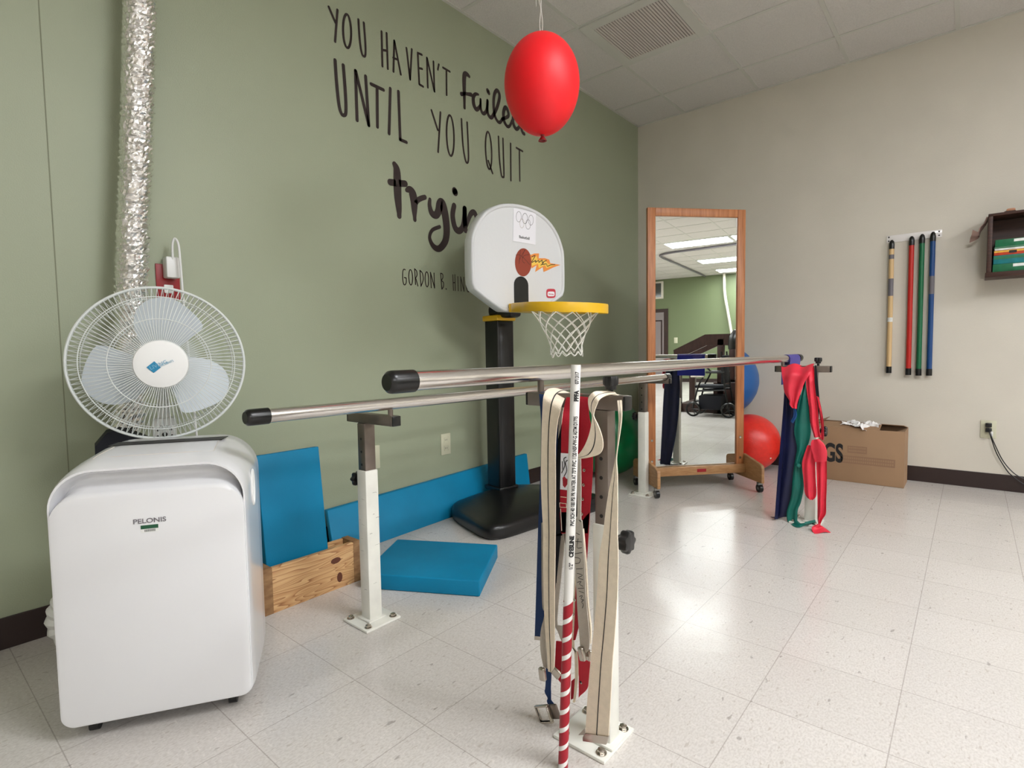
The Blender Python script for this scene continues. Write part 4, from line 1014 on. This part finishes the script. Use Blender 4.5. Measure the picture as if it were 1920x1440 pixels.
def buckle(parent, u, v, y, w_, h_, ang, m='nickel', th=.006, hollow=True):
    c = at(u, v, 1, y); bm = B(); mt = Matrix.Translation(c) @ Matrix.Rotation(math.radians(ang), 4, 'Y')
    if hollow:
        for lo, hi in (((-w_, -th, h_ - .005), (w_, th, h_)), ((-w_, -th, -h_), (w_, th, -h_ + .005)), ((-w_, -th, -h_ + .005), (-w_ + .005, th, h_ - .005)), ((w_ - .005, -th, -h_ + .005), (w_, th, h_ - .005))): box(bm, lo, hi, .0015, mtx=mt)
    else: box(bm, (-w_, -th, -h_), (w_, th, h_), .004, mtx=mt, seg=3)
    return finish('buckle', bm, m, parent, label='shiny metal buckle')
buckle(bA, 1017, 1264, -3.64, .009, .016, -8, hollow=False); buckle(bA, 1043, 1262, -3.63, .012, .012, 30, hollow=False, th=.004)
# black strap beside it
strap('strap', 'thin black strap hanging beside the striped canvas belt on the post', 'strap', [(1070, 745, 1080, 750, -3.55), (1060, 770, 1068, 770, -3.585)] + [c5(r) for r in [(350, 800, 388, 800), (346, 1100, 395, 1100), (348, 1440, 398, 1440)]] + [c6(r) for r in [(235, 150, 275, 130), (232, 400, 252, 380), (232, 570, 250, 560), (236, 600, 246, 600)]], -3.60, 'black_cloth', group='belts hung over the front right post', **bend)
# red belt with label: front leg, over the arm, back leg with eyelets
R_rows = [c5(r) for r in [(470, 326, 600, 345, -3.567), (440, 350, 540, 355, -3.59), (415, 440, 520, 470, -3.60), (398, 560, 500, 600), (392, 720, 490, 720), (392, 850, 480, 850), (385, 1000, 470, 1000), (383, 1150, 460, 1150), (385, 1300, 455, 1300), (392, 1440, 450, 1440)]] + [c6(r) for r in [(270, 0, 320, 0), (285, 60, 330, 60)]]
rB = strap('gait_belt', 'red webbing belt with white heart label hanging behind the striped pipe', 'belt', R_rows, -3.618, 'red_web', group='belts hung over the front right post', **bend)
b = B(); ribbon(b, P3([c5(r) for r in [(470, 326, 600, 340, -3.567), (520, 350, 605, 360, -3.592), (520, 500, 612, 500), (520, 700, 635, 640), (530, 850, 642, 850), (545, 1050, 634, 1060), (552, 1250, 620, 1250), (556, 1440, 606, 1440)]] + [c6(r) for r in [(385, 60, 437, 0), (382, 200, 428, 160), (360, 420, 412, 400), (355, 560, 395, 540), (350, 660, 376, 640), (345, 720, 356, 720)]], -3.600), .0022, 6); finish('eyelet_strip', b, 'red_web', rB, angle=60)
for X, Y in ((575, 938), (570, 1055), (563, 1168), (556, 1285), (534, 1418)):
    b = B(); c = at(960 + X / 4.235, 660 + Y / 4.235, 1, -3.603); lathe(b, [(.0022, 0), (.0038, .001), (.0038, .002), (.002, .0022)], c, (0, -1, 0), 14); finish('eyelet', b, 'nickel', rB)
for u, v in ((1078, 1124), (1075, 1151)):
    b = B(); lathe(b, [(.0022, 0), (.0038, .001), (.0038, .002), (.002, .0022)], at(u, v, 1, -3.603), (0, -1, 0), 14); finish('eyelet', b, 'nickel', rB)
b = B(); ribbon(b, P3([c5(r) for r in [(388, 802, 470, 808), (386, 940, 460, 945), (382, 1090, 450, 1098)]], -3.6215), .001, 3); lb = finish('sewn_label', b, 'paper', rB, label='white sewn label with a red heart')
b = B()
def c5p(x, y, yy=-3.6228): return at(960 + x / 4.235, 660 + y / 4.235, 1, yy)
for pts in ([(395, 960), (420, 900), (412, 850), (430, 835)], [(402, 930), (400, 870)], [(415, 985), (435, 940), (425, 880), (440, 860)]): stroke(b, [c5p(*p) for p in cat(pts, 4)], .0022, (0, -1, 0), .0003)
finish('label_script', b, 'ink', lb, False)
b = B(); prism(b, [c5p(x, y) for x, y in ((402, 1000), (415, 985), (430, 1005), (445, 1010), (440, 1050), (420, 1078), (405, 1060))], (0, -.0004, 0)); finish('label_heart', b, 'red_tape', lb, False)
b = B(); q = [c5p(x, y, -3.6205) for x, y in ((378, 1198), (430, 1205), (432, 1235), (380, 1232))]; tube(b, q + [q[0]], .0008, 5); q = [c5p(x, y, -3.6205) for x, y in ((386, 1245), (395, 1420))]; tube(b, q, .0008, 5); q = [c5p(x, y, -3.6205) for x, y in ((386, 1150), (432, 1155))]; tube(b, q, .0008, 5); finish('stitching', b, 'canvas', rB)
b = B(); ribbon(b, P3([c6(r) for r in [(288, 60, 330, 60), (300, 160, 330, 160), (312, 240, 334, 250)]], -3.612), .006, 4); finish('strap_end', b, 'steel', rB)
# dark red tail and bright red tail at the bottom
Q6 = Q(6.0, 990, 1130)
b = B(); ribbon(b, P3([Q6(r) for r in [(318, 430, 400, 440), (310, 600, 400, 620), (305, 780, 380, 800), (340, 860, 372, 900)]], -3.61), .0025, 4); finish('belt_tail', b, 'red_web', rB, angle=60)
tl_ = strap('gait_belt', 'bright red strap end with punched holes low behind the striped pipe', 'belt', [Q6(r) for r in [(540, 560, 600, 520), (530, 700, 612, 640), (570, 800, 695, 660), (572, 900, 690, 800), (574, 1000, 670, 960), (572, 1066, 590, 1045)]], -3.56, 'red_band', **bend)
b = B(); ribbon(b, P3([Q6(r) for r in [(490, 880, 560, 820), (485, 1000, 540, 960), (485, 1090, 530, 1070)]], -3.565), .0022, 3); finish('webbing', b, 'red_web', tl_)
for X, Y in ((592, 892), (598, 905)):
    b = B(); lathe(b, [(.003, 0), (.0025, .001), (0, .001)], at(990 + X / 6, 1130 + Y / 6, 1, -3.562), (0, -1, 0), 12); finish('eyelet', b, 'nickel' if Y > 900 else 'ink', tl_)
# buckled grey canvas behind, with handwriting
bH = strap('gait_belt', 'greyish canvas belt with handwriting, hanging just right of the striped pipe', 'belt', [(1078, 852, 1089, 852, -3.615)] + [c5(r) for r in [(520, 900, 548, 900), (518, 1100, 550, 1100), (520, 1300, 548, 1340)]] + [c6(r) for r in [(352, 60, 396, 60), (354, 250, 408, 280), (362, 420, 416, 470), (372, 600, 432, 640), (382, 720, 436, 750), (388, 800, 420, 790)]], -3.628, 'canvas_grey', group='belts hung over the front right post', **bend)
b = B()
def c6p(x, y, yy=-3.6315): return at(960 + x / 3, 960 + y / 3, 1, yy)
for pts in ([(362, 118), (380, 128)], [(358, 165), (392, 168)], [(372, 150), (366, 200), (392, 200)], [(352, 235), (395, 228)], [(354, 255), (382, 262), (380, 285), (356, 290)], [(362, 320), (398, 318)], [(366, 345), (398, 355), (372, 370), (400, 380)], [(368, 395), (390, 390), (380, 405), (400, 418)], [(372, 430), (404, 428)], [(378, 445), (404, 455)], [(380, 475), (396, 470), (388, 490), (404, 494), (392, 506), (402, 520), (396, 540)]): stroke(b, [c6p(*p) for p in cat(pts, 3)], .0014, (0, -1, 0), .0003)
finish('handwriting', b, 'ink', bH, False)
b = B(); ribbon(b, P3([c6(r) for r in [(395, 95, 402, 95), (410, 280, 418, 285), (420, 500, 430, 510), (436, 640, 446, 650), (430, 720, 444, 740)]], -3.615), .006, 5); finish('belt_edge', b, 'canvas', bH)
buckle(bH, 1091, 1226, -3.635, .008, .016, -14, hollow=False); buckle(bH, 1103, 1228, -3.62, .008, .014, 10, hollow=False, th=.004); buckle(bH, 1100, 1176, -3.6, .009, .008, 20, hollow=False, m='white_enamel')  # white one is no buckle: a belt highlight modelled as a pale block
# small grey loop left of the pipe + blue strap with the big buckle
bl_ = strap('gait_belt', 'blue strap end with a large square metal buckle near the post base', 'belt', [(1040, 1120, 1048, 1120, -3.60), (1026, 1200, 1038, 1200)] + [Q6(r) for r in [(200, 905, 258, 905), (190, 1000, 258, 1010), (222, 1070, 258, 1075), (215, 1110, 262, 1100), (250, 1200, 320, 1180), (262, 1278, 328, 1270)]], -3.60, 'navy_cloth', **bend)
buckle(bl_, 1020, 1339, -3.62, .022, .022, -25, th=.005); buckle(bl_, 1040, 1334, -3.61, .014, .018, -25, hollow=False, th=.003, m='steel')
b = B(); ribbon(b, P3([(1068, 800, 1072, 800, -3.60), (1052, 1000, 1060, 1000, -3.595)] + [Q6(r) for r in [(282, 170, 330, 190), (300, 250, 385, 260), (340, 330, 388, 290), (365, 400, 388, 440)]], -3.605), .0025, 4); lo_ = finish('canvas_strap', b, 'canvas_grey', None, loc=tuple(at(1045, 1170, 1, -3.6))); tag(lo_, 'short grey canvas strap loop just left of the striped pipe', 'strap')
b = B(); ribbon(b, P3([(1083, 1000, 1087, 1000, -3.6)] + [Q6(r) for r in [(495, 400, 520, 440), (520, 520, 555, 560), (530, 800, 565, 800), (520, 1000, 548, 1000), (505, 1120, 530, 1120)]], -3.60), .002, 4); o = finish('canvas_strap', b, 'canvas', None, loc=tuple(at(1083, 1250, 1, -3.6))); tag(o, 'narrow pale strap hanging right behind the lower striped pipe', 'strap')
# beige belt B, S-curve over the arm
bB = strap('gait_belt', 'canvas belt curling in a loop beside the arm end of the front post', 'belt', [c5(r) for r in [(815, 322, 850, 352, -3.575), (760, 313, 800, 338, -3.585), (700, 313, 735, 352, -3.60), (645, 320, 692, 385), (608, 370, 664, 445), (614, 450, 651, 492), (636, 500, 655, 520), (632, 570, 688, 590), (612, 660, 718, 680), (575, 750, 722, 760), (530, 812, 690, 812), (500, 826, 610, 838), (480, 830, 540, 848)]], -3.635, 'canvas', True, group='belts hung over the front right post', n=6, th=.003)
# beige belt C, hanging over the front of the post
bC = strap('gait_belt', 'wide canvas belt hanging down the front of the post to its base plate', 'belt', [c5(r) for r in [(835, 340, 870, 345, -3.56), (838, 400, 872, 395, -3.60), (845, 470, 874, 468), (848, 560, 870, 560), (840, 700, 850, 700), (825, 830, 832, 840), (800, 960, 838, 960), (768, 1120, 840, 1120), (742, 1290, 840, 1290), (726, 1440, 838, 1440)]] + [c6(r) for r in [(492, 250, 598, 250), (480, 450, 594, 450), (462, 650, 582, 650), (442, 850, 566, 850), (426, 1050, 556, 1050), (414, 1245, 544, 1262)]], -3.66, 'canvas', .018, group='belts hung over the front right post', n=5, th=.003)
b = B(); ribbon(b, P3([c6(r) for r in [(414, 1243, 544, 1260), (402, 1262, 540, 1278), (402, 1285, 532, 1305)]], -3.662), .006, 3); finish('metal_tip', b, 'nickel', bC, label='flat metal belt tip')
b = B(); prism(b, [Q6((x, y, 0, 0))[:2] and at(960 + x / 3, 960 + y / 3, 1, -3.65) for x, y in ((372, 1255), (410, 1215), (412, 1255))], (0, .003, 0)); finish('belt_corner', b, 'canvas_grey', bC)

# PVC pipe with red spiral tape
pt, pb = atd(1080, 684, 1.21), at(1055.5, 1442, 2, .0)
pipe = thing('striped_pipe', 'white plastic pipe with printed text and red spiral tape leaning on the bar', 'pipe', tuple(pb))
ax = (pt - pb); L_ = ax.length; ax.normalize(); px_, py_ = frame(ax); PR = .0107
def pp(t, a, r=PR): return pb + ax * t + (px_ * math.cos(a) + py_ * math.sin(a)) * r
b = B(); n = 32; R1 = [b.verts.new(pp(0, 2 * math.pi * k / n)) for k in range(n)]; R2 = [b.verts.new(pp(L_, 2 * math.pi * k / n)) for k in range(n)]; R3_ = [b.verts.new(pp(L_, 2 * math.pi * k / n, .008)) for k in range(n)]; R4 = [b.verts.new(pp(L_ - .05, 2 * math.pi * k / n, .008)) for k in range(n)]
for A, Bb in ((R1, R2), (R2, R3_), (R3_, R4)):
    for k in range(n): b.faces.new((A[k], A[(k + 1) % n], Bb[(k + 1) % n], Bb[k]))
b.faces.new(R1); b.faces.new(R4); finish('pipe_tube', b, 'pvc', pipe)
b = B(); pitch = .041; tend = .385; steps = 32
vcam = (CC - pb); a_cam = math.atan2(vcam.dot(py_), vcam.dot(px_)); t = .0; K = int(tend / pitch * steps)
wid = pitch * .73
pr2 = None
for i in range(K + steps):
    a = a_cam + 2 * math.pi * i / steps; t0 = i * pitch / steps - .02; t1 = t0 + wid
    t0 = min(max(t0, .003), tend + .02 * 0 + .0); t1 = min(max(t1, .003), tend)
    cur = (b.verts.new(pp(t0, a, PR + .0004)), b.verts.new(pp(t1, a, PR + .0004)))
    if pr2 and (t1 - t0 > .0005): b.faces.new((pr2[0], cur[0], cur[1], pr2[1]))
    pr2 = cur
finish('red_tape', b, 'red_tape', pipe, label='red tape wound in a spiral')
b = B()                                                     # printed text runs up the pipe
side = ax.cross(vcam.normalized()).normalized(); nv = side.cross(ax).normalized()
if nv.dot(vcam) < 0: nv = -nv
rgt = rt
def ptext(s, t, size, bold=0, sx=1, off=.3):
    a_dir = nv * math.cos(off) + rgt * math.sin(off); a_dir = (a_dir - ax * a_dir.dot(ax)).normalized()
    o_ = pb + ax * t + a_dir * (PR - .0002); ydir = a_dir.cross(ax)
    text_bm(b, s, size, o_ - ydir * size * .33, ax, ydir, .0003, 'LEFT', bold=bold, sx=sx)
ptext('1/2"', .458, .012, .0002, .8); ptext('CRESLINE', .486, .0135, .0008, .82); ptext('PVC SCH 40 600 PSI PR WATER AT 73°F PVC 1120 NSF-PW-G ASTM D1785', .556, .0125, .0003, .60); ptext('PPFA', .832, .0135, .0009, .8); ptext('071317', .870, .012, .0003, .75)
finish('printed_text', b, 'ink', pipe, False)

# ================================================================== EXERCISE BANDS ON THE FAR RIGHT POST
cq = Q(4.0, 1420, 660)
def band(name, label, m, rows, y, fold=.004, nf=1.3, across=14, group='exercise bands on the far right post', **k):
    R3 = P3([cq(r) for r in rows], y); t = thing(name, label, 'exercise band', tuple(R3[0][0]), group)
    b = B(); ribbon(b, R3, .0012, 6, across, fold, nf, **k); finish('band', b, m, t, angle=80); return t
b0 = band('exercise_band', 'long navy exercise band hanging to the floor from the far post', 'navy_band', [(205, 95, 300, 95, -1.45), (205, 200, 320, 200, -1.47), (208, 330, 322, 330), (204, 500, 318, 500), (196, 750, 305, 700), (180, 950, 285, 900), (150, 1120, 270, 1100), (135, 1235, 265, 1240)], -1.49, .004, 1.2)
b = B(); ribbon(b, [(at(1420 + 100 / 4, 660 + 1238 / 4, 2, .006), at(1420 + 150 / 4, 660 + 1235 / 4, 2, .004)), (at(1420 + 150 / 4, 660 + 1250 / 4, 2, .004), at(1420 + 200 / 4, 660 + 1235 / 4, 2, .006))], .002, 2); finish('band_end', b, 'navy_band', b0)
band('exercise_band', 'green exercise band hanging with its tail on the floor at the far post', 'green_band', [(330, 120, 400, 120, -1.47), (345, 240, 375, 240, -1.49), (318, 340, 380, 340), (290, 480, 388, 470), (275, 600, 402, 600), (295, 720, 375, 720), (275, 850, 335, 830), (262, 960, 350, 1000), (252, 1080, 330, 1120), (222, 1190, 306, 1180), (222, 1250, 300, 1250), (232, 1285, 302, 1290)], -1.51, .005, 1.4)
b = B(); ribbon(b, [(at(1420 + 235 / 4, 660 + 1280 / 4, 1, -1.51), at(1420 + 300 / 4, 660 + 1265 / 4, 1, -1.505)), (at(1420 + 290 / 4, 660 + 1310 / 4, 2, .006), at(1420 + 330 / 4, 660 + 1285 / 4, 2, .012)), (at(1420 + 360 / 4, 660 + 1305 / 4, 2, .006), at(1420 + 370 / 4, 660 + 1275 / 4, 2, .03)), (at(1420 + 425 / 4, 660 + 1290 / 4, 2, .006), at(1420 + 438 / 4, 660 + 1262 / 4, 2, .03))], .002, 6, 6, .004, 1)
finish('band_tail', b, 'green_band', [o for o in bpy.data.objects if o.name.startswith('exercise_band') and o.type == 'EMPTY' and 'green' in o['label']][0])
kn = [o for o in bpy.data.objects if o.type == 'EMPTY' and o.name.startswith('exercise_band') and 'green' in o['label']][0]
b = B(); c = at(1420 + 308 / 4, 660 + 850 / 4, 1, -1.525); lathe(b, [(0, -.012), (.011, -.008), (.013, 0), (.01, .008), (0, .012)], c, (.3, .2, 1), 12); finish('band_knot', b, 'green_band', kn)
nk = [o for o in bpy.data.objects if o.type == 'EMPTY' and o.name.startswith('exercise_band') and 'navy' in o['label']][0]
b = B(); ribbon(b, P3([cq(r) for r in [(262, 300, 300, 300), (268, 400, 290, 420), (272, 470, 296, 480), (250, 520, 268, 535)]], -1.52), .006, 5, 4, .003, 1); finish('band_knot', b, 'blue_tube', nk, label='small blue knotted end')
b = B(); ribbon(b, [((1.632, -1.50, .80), (1.632, -1.40, .80)), ((1.628, -1.52, .6), (1.626, -1.39, .6)), ((1.612, -1.53, .3), (1.612, -1.41, .3)), ((1.60, -1.54, .01), (1.60, -1.46, .01))], .0012, 6, 12, .006, 2); finish('band', b, 'navy_band', nk, angle=80)
# red band: draped over the arm with knot
r1 = band('exercise_band', 'red exercise band draped over the far post arm and knotted below', 'red_band', [(182, 102, 425, 102, -1.44), (180, 96, 425, 96, -1.455), (180, 115, 420, 112, -1.48), (183, 170, 400, 160), (190, 230, 360, 220), (200, 300, 335, 280), (222, 340, 318, 330), (238, 365, 305, 365), (240, 395, 296, 400), (262, 420, 294, 426)], -1.535, .007, 1.7)
def rpiece(rows, y, fold=.005, nf=1.5, m='red_band'):
    b = B(); ribbon(b, P3([cq(r) for r in rows], y), .0012, 6, 12, fold, nf); finish('band_strand', b, m, r1, angle=80)
rpiece([(350, 110, 425, 110, -1.47), (362, 200, 428, 200), (366, 260, 434, 260), (375, 330, 442, 330), (388, 430, 455, 430), (398, 540, 465, 560), (425, 640, 478, 640)], -1.525)
rpiece([(445, 330, 462, 340), (460, 420, 480, 420), (470, 500, 494, 500), (480, 580, 500, 580), (470, 650, 496, 660)], -1.50, .002)
rpiece([(410, 660, 460, 650), (400, 690, 500, 690), (408, 740, 520, 740), (425, 800, 522, 790), (432, 826, 516, 822)], -1.56, .004, 1)
rpiece([(375, 700, 430, 700), (345, 790, 438, 780), (335, 850, 436, 850), (345, 960, 440, 960), (352, 1050, 446, 1040), (370, 1090, 440, 1085), (392, 1108, 415, 1110)], -1.535, .006)
rpiece([(440, 790, 520, 790), (442, 880, 522, 880), (446, 1000, 522, 1000), (450, 1120, 518, 1120), (450, 1210, 516, 1210), (450, 1255, 492, 1250), (455, 1295, 475, 1290)], -1.53, .006)
b = B(); g = lambda x, y, z: at(1420 + x / 4, 660 + y / 4, 2, z)
ribbon(b, [(g(452, 1290, .03), g(475, 1288, .03)), (g(412, 1310, .02), g(475, 1300, .03)), (g(416, 1345, .006), g(500, 1312, .012)), (g(432, 1360, .003), g(550, 1350, .004))], .002, 6, 8, .003, 1); finish('band_tail', b, 'red_band', r1, angle=80)
# purple band over the bar end
t = thing('exercise_band', 'purple exercise band wrapped over the far end of the right handrail', 'exercise band', (BX, -1.25, .88), 'exercise bands on the far right post')
b = B(); rows = []
ya, yb = -1.40, -1.19
def bxx(y): return 1.548 + (BXF - 1.548) * (y + 4.035) / 2.915
for k in range(13):
    a = math.radians(-60 + 300 * k / 12); c_, s_ = .0215 * math.cos(a), .0215 * math.sin(a)
    rows.append(((bxx(ya) + c_, ya, .881 + s_), (bxx(yb) + c_, yb, .881 + s_)))
ribbon(b, rows, .0012, 2, 2)
def drop(sg, zs): return [((bxx(ya) + sg * (.0225 if i < 2 else .019), ya, z_), (bxx(yb) + sg * (.0225 if i < 2 else .019), yb, z_)) for i, z_ in enumerate(zs)]
ribbon(b, drop(1, (.885, .86, .82, .80)), .0012, 5, 8, .002, 1)
finish('band', b, 'purple_band', t)
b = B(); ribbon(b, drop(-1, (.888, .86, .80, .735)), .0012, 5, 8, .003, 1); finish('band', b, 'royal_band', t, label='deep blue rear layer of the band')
# black handled strap at right
bs = thing('resistance_strap', 'black strap with tubing clipped at the right of the far post', 'strap', tuple(at(1532, 760, 1, -1.47)))
b = B(); ribbon(b, P3([cq(r) for r in [(432, 100, 442, 100), (434, 330, 464, 330), (440, 400, 466, 400), (430, 640, 450, 640)]], -1.485), .003, 3); finish('black_strap', b, 'black_cloth', bs)
b = B(); tube(b, cat([at(1420 + x / 4, 660 + y / 4, 1, -1.50) for x, y in ((465, 420), (478, 480), (490, 560), (494, 640), (488, 660))], 6), .004, 8); finish('tubing', b, 'red_tape', bs)
b = B(); c = at(1537, 801, 1, -1.5); lathe(b, [(0, -.008), (.006, -.004), (.006, .004), (0, .008)], c, (0, 0, 1), 12); finish('clip', b, 'nickel', bs)

# ================================================================== FAR SIDE OF THE ROOM (seen in the mirror)
st = thing('training_stairs', 'dark brown wooden training stairs with handrail, reflected low in the mirror', 'stairs', (5.9, -1.6, 0))
def sbox(name, lo, hi, m='dark_wood', par=st, bev=.004):
    b = B(); box(b, lo, hi, bev); return finish(name, b, m, par)
for xx in (5.45, 6.25):
    b = B(); prism(b, [(xx, -2.56, .78), (xx, -2.10, .99), (xx, -.9, .99), (xx, -.9, 1.15), (xx, -2.12, 1.15), (xx, -2.58, .93)], (.05, 0, 0)); finish('handrail', b, 'dark_wood', st, False)
    for yy in (-2.56, -1.95, -1.45, -.98): sbox('post', (xx, yy, 0), (xx + .09, yy + .09, .88 if yy < -2.5 else 1.08))
    sbox('side_panel', (xx, -2.0, .0), (xx + .04, -.9, .46))
for k in range(4): sbox('step', (5.5, -2.5 + k * .28, .0), (6.24, -2.22 + k * .28 + (.9 if k == 3 else 0), .13 + k * .12))
wc = thing('wheelchair', 'folded black wheelchair beside the dark stairs, reflected in the mirror', 'wheelchair', (5.15, -1.95, 0))
for yy, r_, w_ in ((-2.17, .105, .02), (-1.72, .1, .02), (-2.17, .105, .02), (-1.72, .1, .02)):
    pass
for xx in (5.0, 5.35):
    for yy in (-2.17, -1.70):
        b = B(); tube(b, [(xx, yy + .09 * math.cos(a), .105 + .09 * math.sin(a)) for a in [2 * math.pi * k / 24 for k in range(24)]], .014, 8, closed=True)
        for k in range(5): a = 2 * math.pi * k / 5; cyl(b, (xx, yy, .105), (xx, yy + .085 * math.cos(a), .105 + .085 * math.sin(a)), .005, 6)
        finish('wheel', b, 'black_rubber', wc)
    b = B(); tube(b, cat([(xx, -2.17, .13), (xx, -2.1, .42), (xx, -2.02, .62), (xx, -2.2, .72)], 5), .012, 8); tube(b, [(xx, -1.7, .13), (xx, -1.75, .42), (xx, -1.8, .9)], .012, 8); tube(b, [(xx, -2.12, .36), (xx, -1.74, .38)], .012, 8); tube(b, [(xx, -2.0, .62), (xx, -1.76, .62)], .014, 8)
    finish('side_frame', b, 'black_plastic', wc)
b = B(); box(b, (5.0, -2.15, .4), (5.35, -1.75, .44), .015); finish('seat', b, 'black_cloth', wc)
b = B(); box(b, (5.0, -1.80, .46), (5.35, -1.76, .85), .015); finish('backrest', b, 'black_cloth', wc)
b = B(); box(b, (5.02, -2.1, .1), (5.33, -1.8, .3), .02); finish('under_seat_bag', b, 'black_cloth', wc)
b = B(); tube(b, [(4.995, -2.2, .56), (4.995, -2.02, .56)], .014, 8); finish('hand_grip', b, 'nickel', wc)
hl = thing('helmet', 'round glossy black helmet above the wheelchair, reflected at the mirror right edge', 'helmet', (5.17, -1.60, .93))
b = B(); lathe(b, [(0, .28), (.08, .26), (.13, .18), (.145, .08), (.14, 0), (0, 0)], (5.17, -1.60, .93), (0, 0, 1), 28); finish('shell', b, 'black_rubber', hl)
pipe2 = B(); corr(pipe2, [(RX - .12, -3.12, .6), (RX - .12, -3.22, 1.25), (RX - .12, -3.33, 1.9), (RX - .11, -3.42, 2.45), (RX - .11, -3.44, H)], .034, .04, .005)
o = finish('wall_duct', pipe2, 'wall_white', None, loc=(RX - .15, -3.3, 1.2)); tag(o, 'pale pipe running down the far green wall, reflected in the mirror', 'duct')
b = B(); box(b, (RX - .04, -6.1, 0), (RX, -5.0, 2.12), .004); struct('door_1', b, 'dark_wood')
b = B(); box(b, (RX - .05, -5.98, 0), (RX - .035, -5.12, 2.02), .003)
box(b, (RX - .052, -5.40, .75), (RX - .048, -5.20, 1.75)); struct('door_2', b, 'door_grey')
b = B()
for lo, hi in (((RX - .056, -5.44, .7), (RX - .05, -5.40, 1.8)), ((RX - .056, -5.20, .7), (RX - .05, -5.16, 1.8)), ((RX - .056, -5.40, .7), (RX - .05, -5.20, .74)), ((RX - .056, -5.40, 1.76), (RX - .05, -5.20, 1.8))): box(b, lo, hi)
struct('trim_3', b, 'dark_wood')
b = B(); box(b, (RX - .03, -6.2, 2.42), (RX, -5.14, 2.92), .003); struct('window_1', b, 'wall_white')
b = B(); box(b, (RX - .034, -6.14, 2.47), (RX - .029, -5.2, 2.87)); struct('window_2', b, 'dark_glass')
t = thing('light_switch', 'pale light switch on the far green wall, reflected in the mirror', 'light switch', (RX, -4.78, 1.2))
b = B(); box(b, (RX - .008, -4.83, 1.12), (RX, -4.73, 1.28), .002); finish('switch_plate', b, 'plate_beige', t)

ct = thing('curtain_track', 'grey bent curtain track on the ceiling, reflected between the ceiling lights', 'curtain track', (9.0, -3.9, H - .03))
b = B(); tube(b, cat([(8.52, -1.2, H - .03), (8.58, -2.4, H - .03), (8.66, -3.2, H - .03), (8.72, -3.65, H - .03), (8.86, -3.86, H - .03), (9.1, -3.93, H - .03), (9.8, -3.94, H - .03), (RX - .1, -3.94, H - .03)], 6), .022, 8); finish('track_rail', b, 'label_grey', ct)
for x_, y_ in ((8.56, -2.2), (8.7, -3.5), (9.8, -3.94), (11.5, -3.94)):
    b = B(); cyl(b, (x_, y_, H - .03), (x_, y_, H - .004), .012, 10); finish('track_bracket', b, 'label_grey', ct)
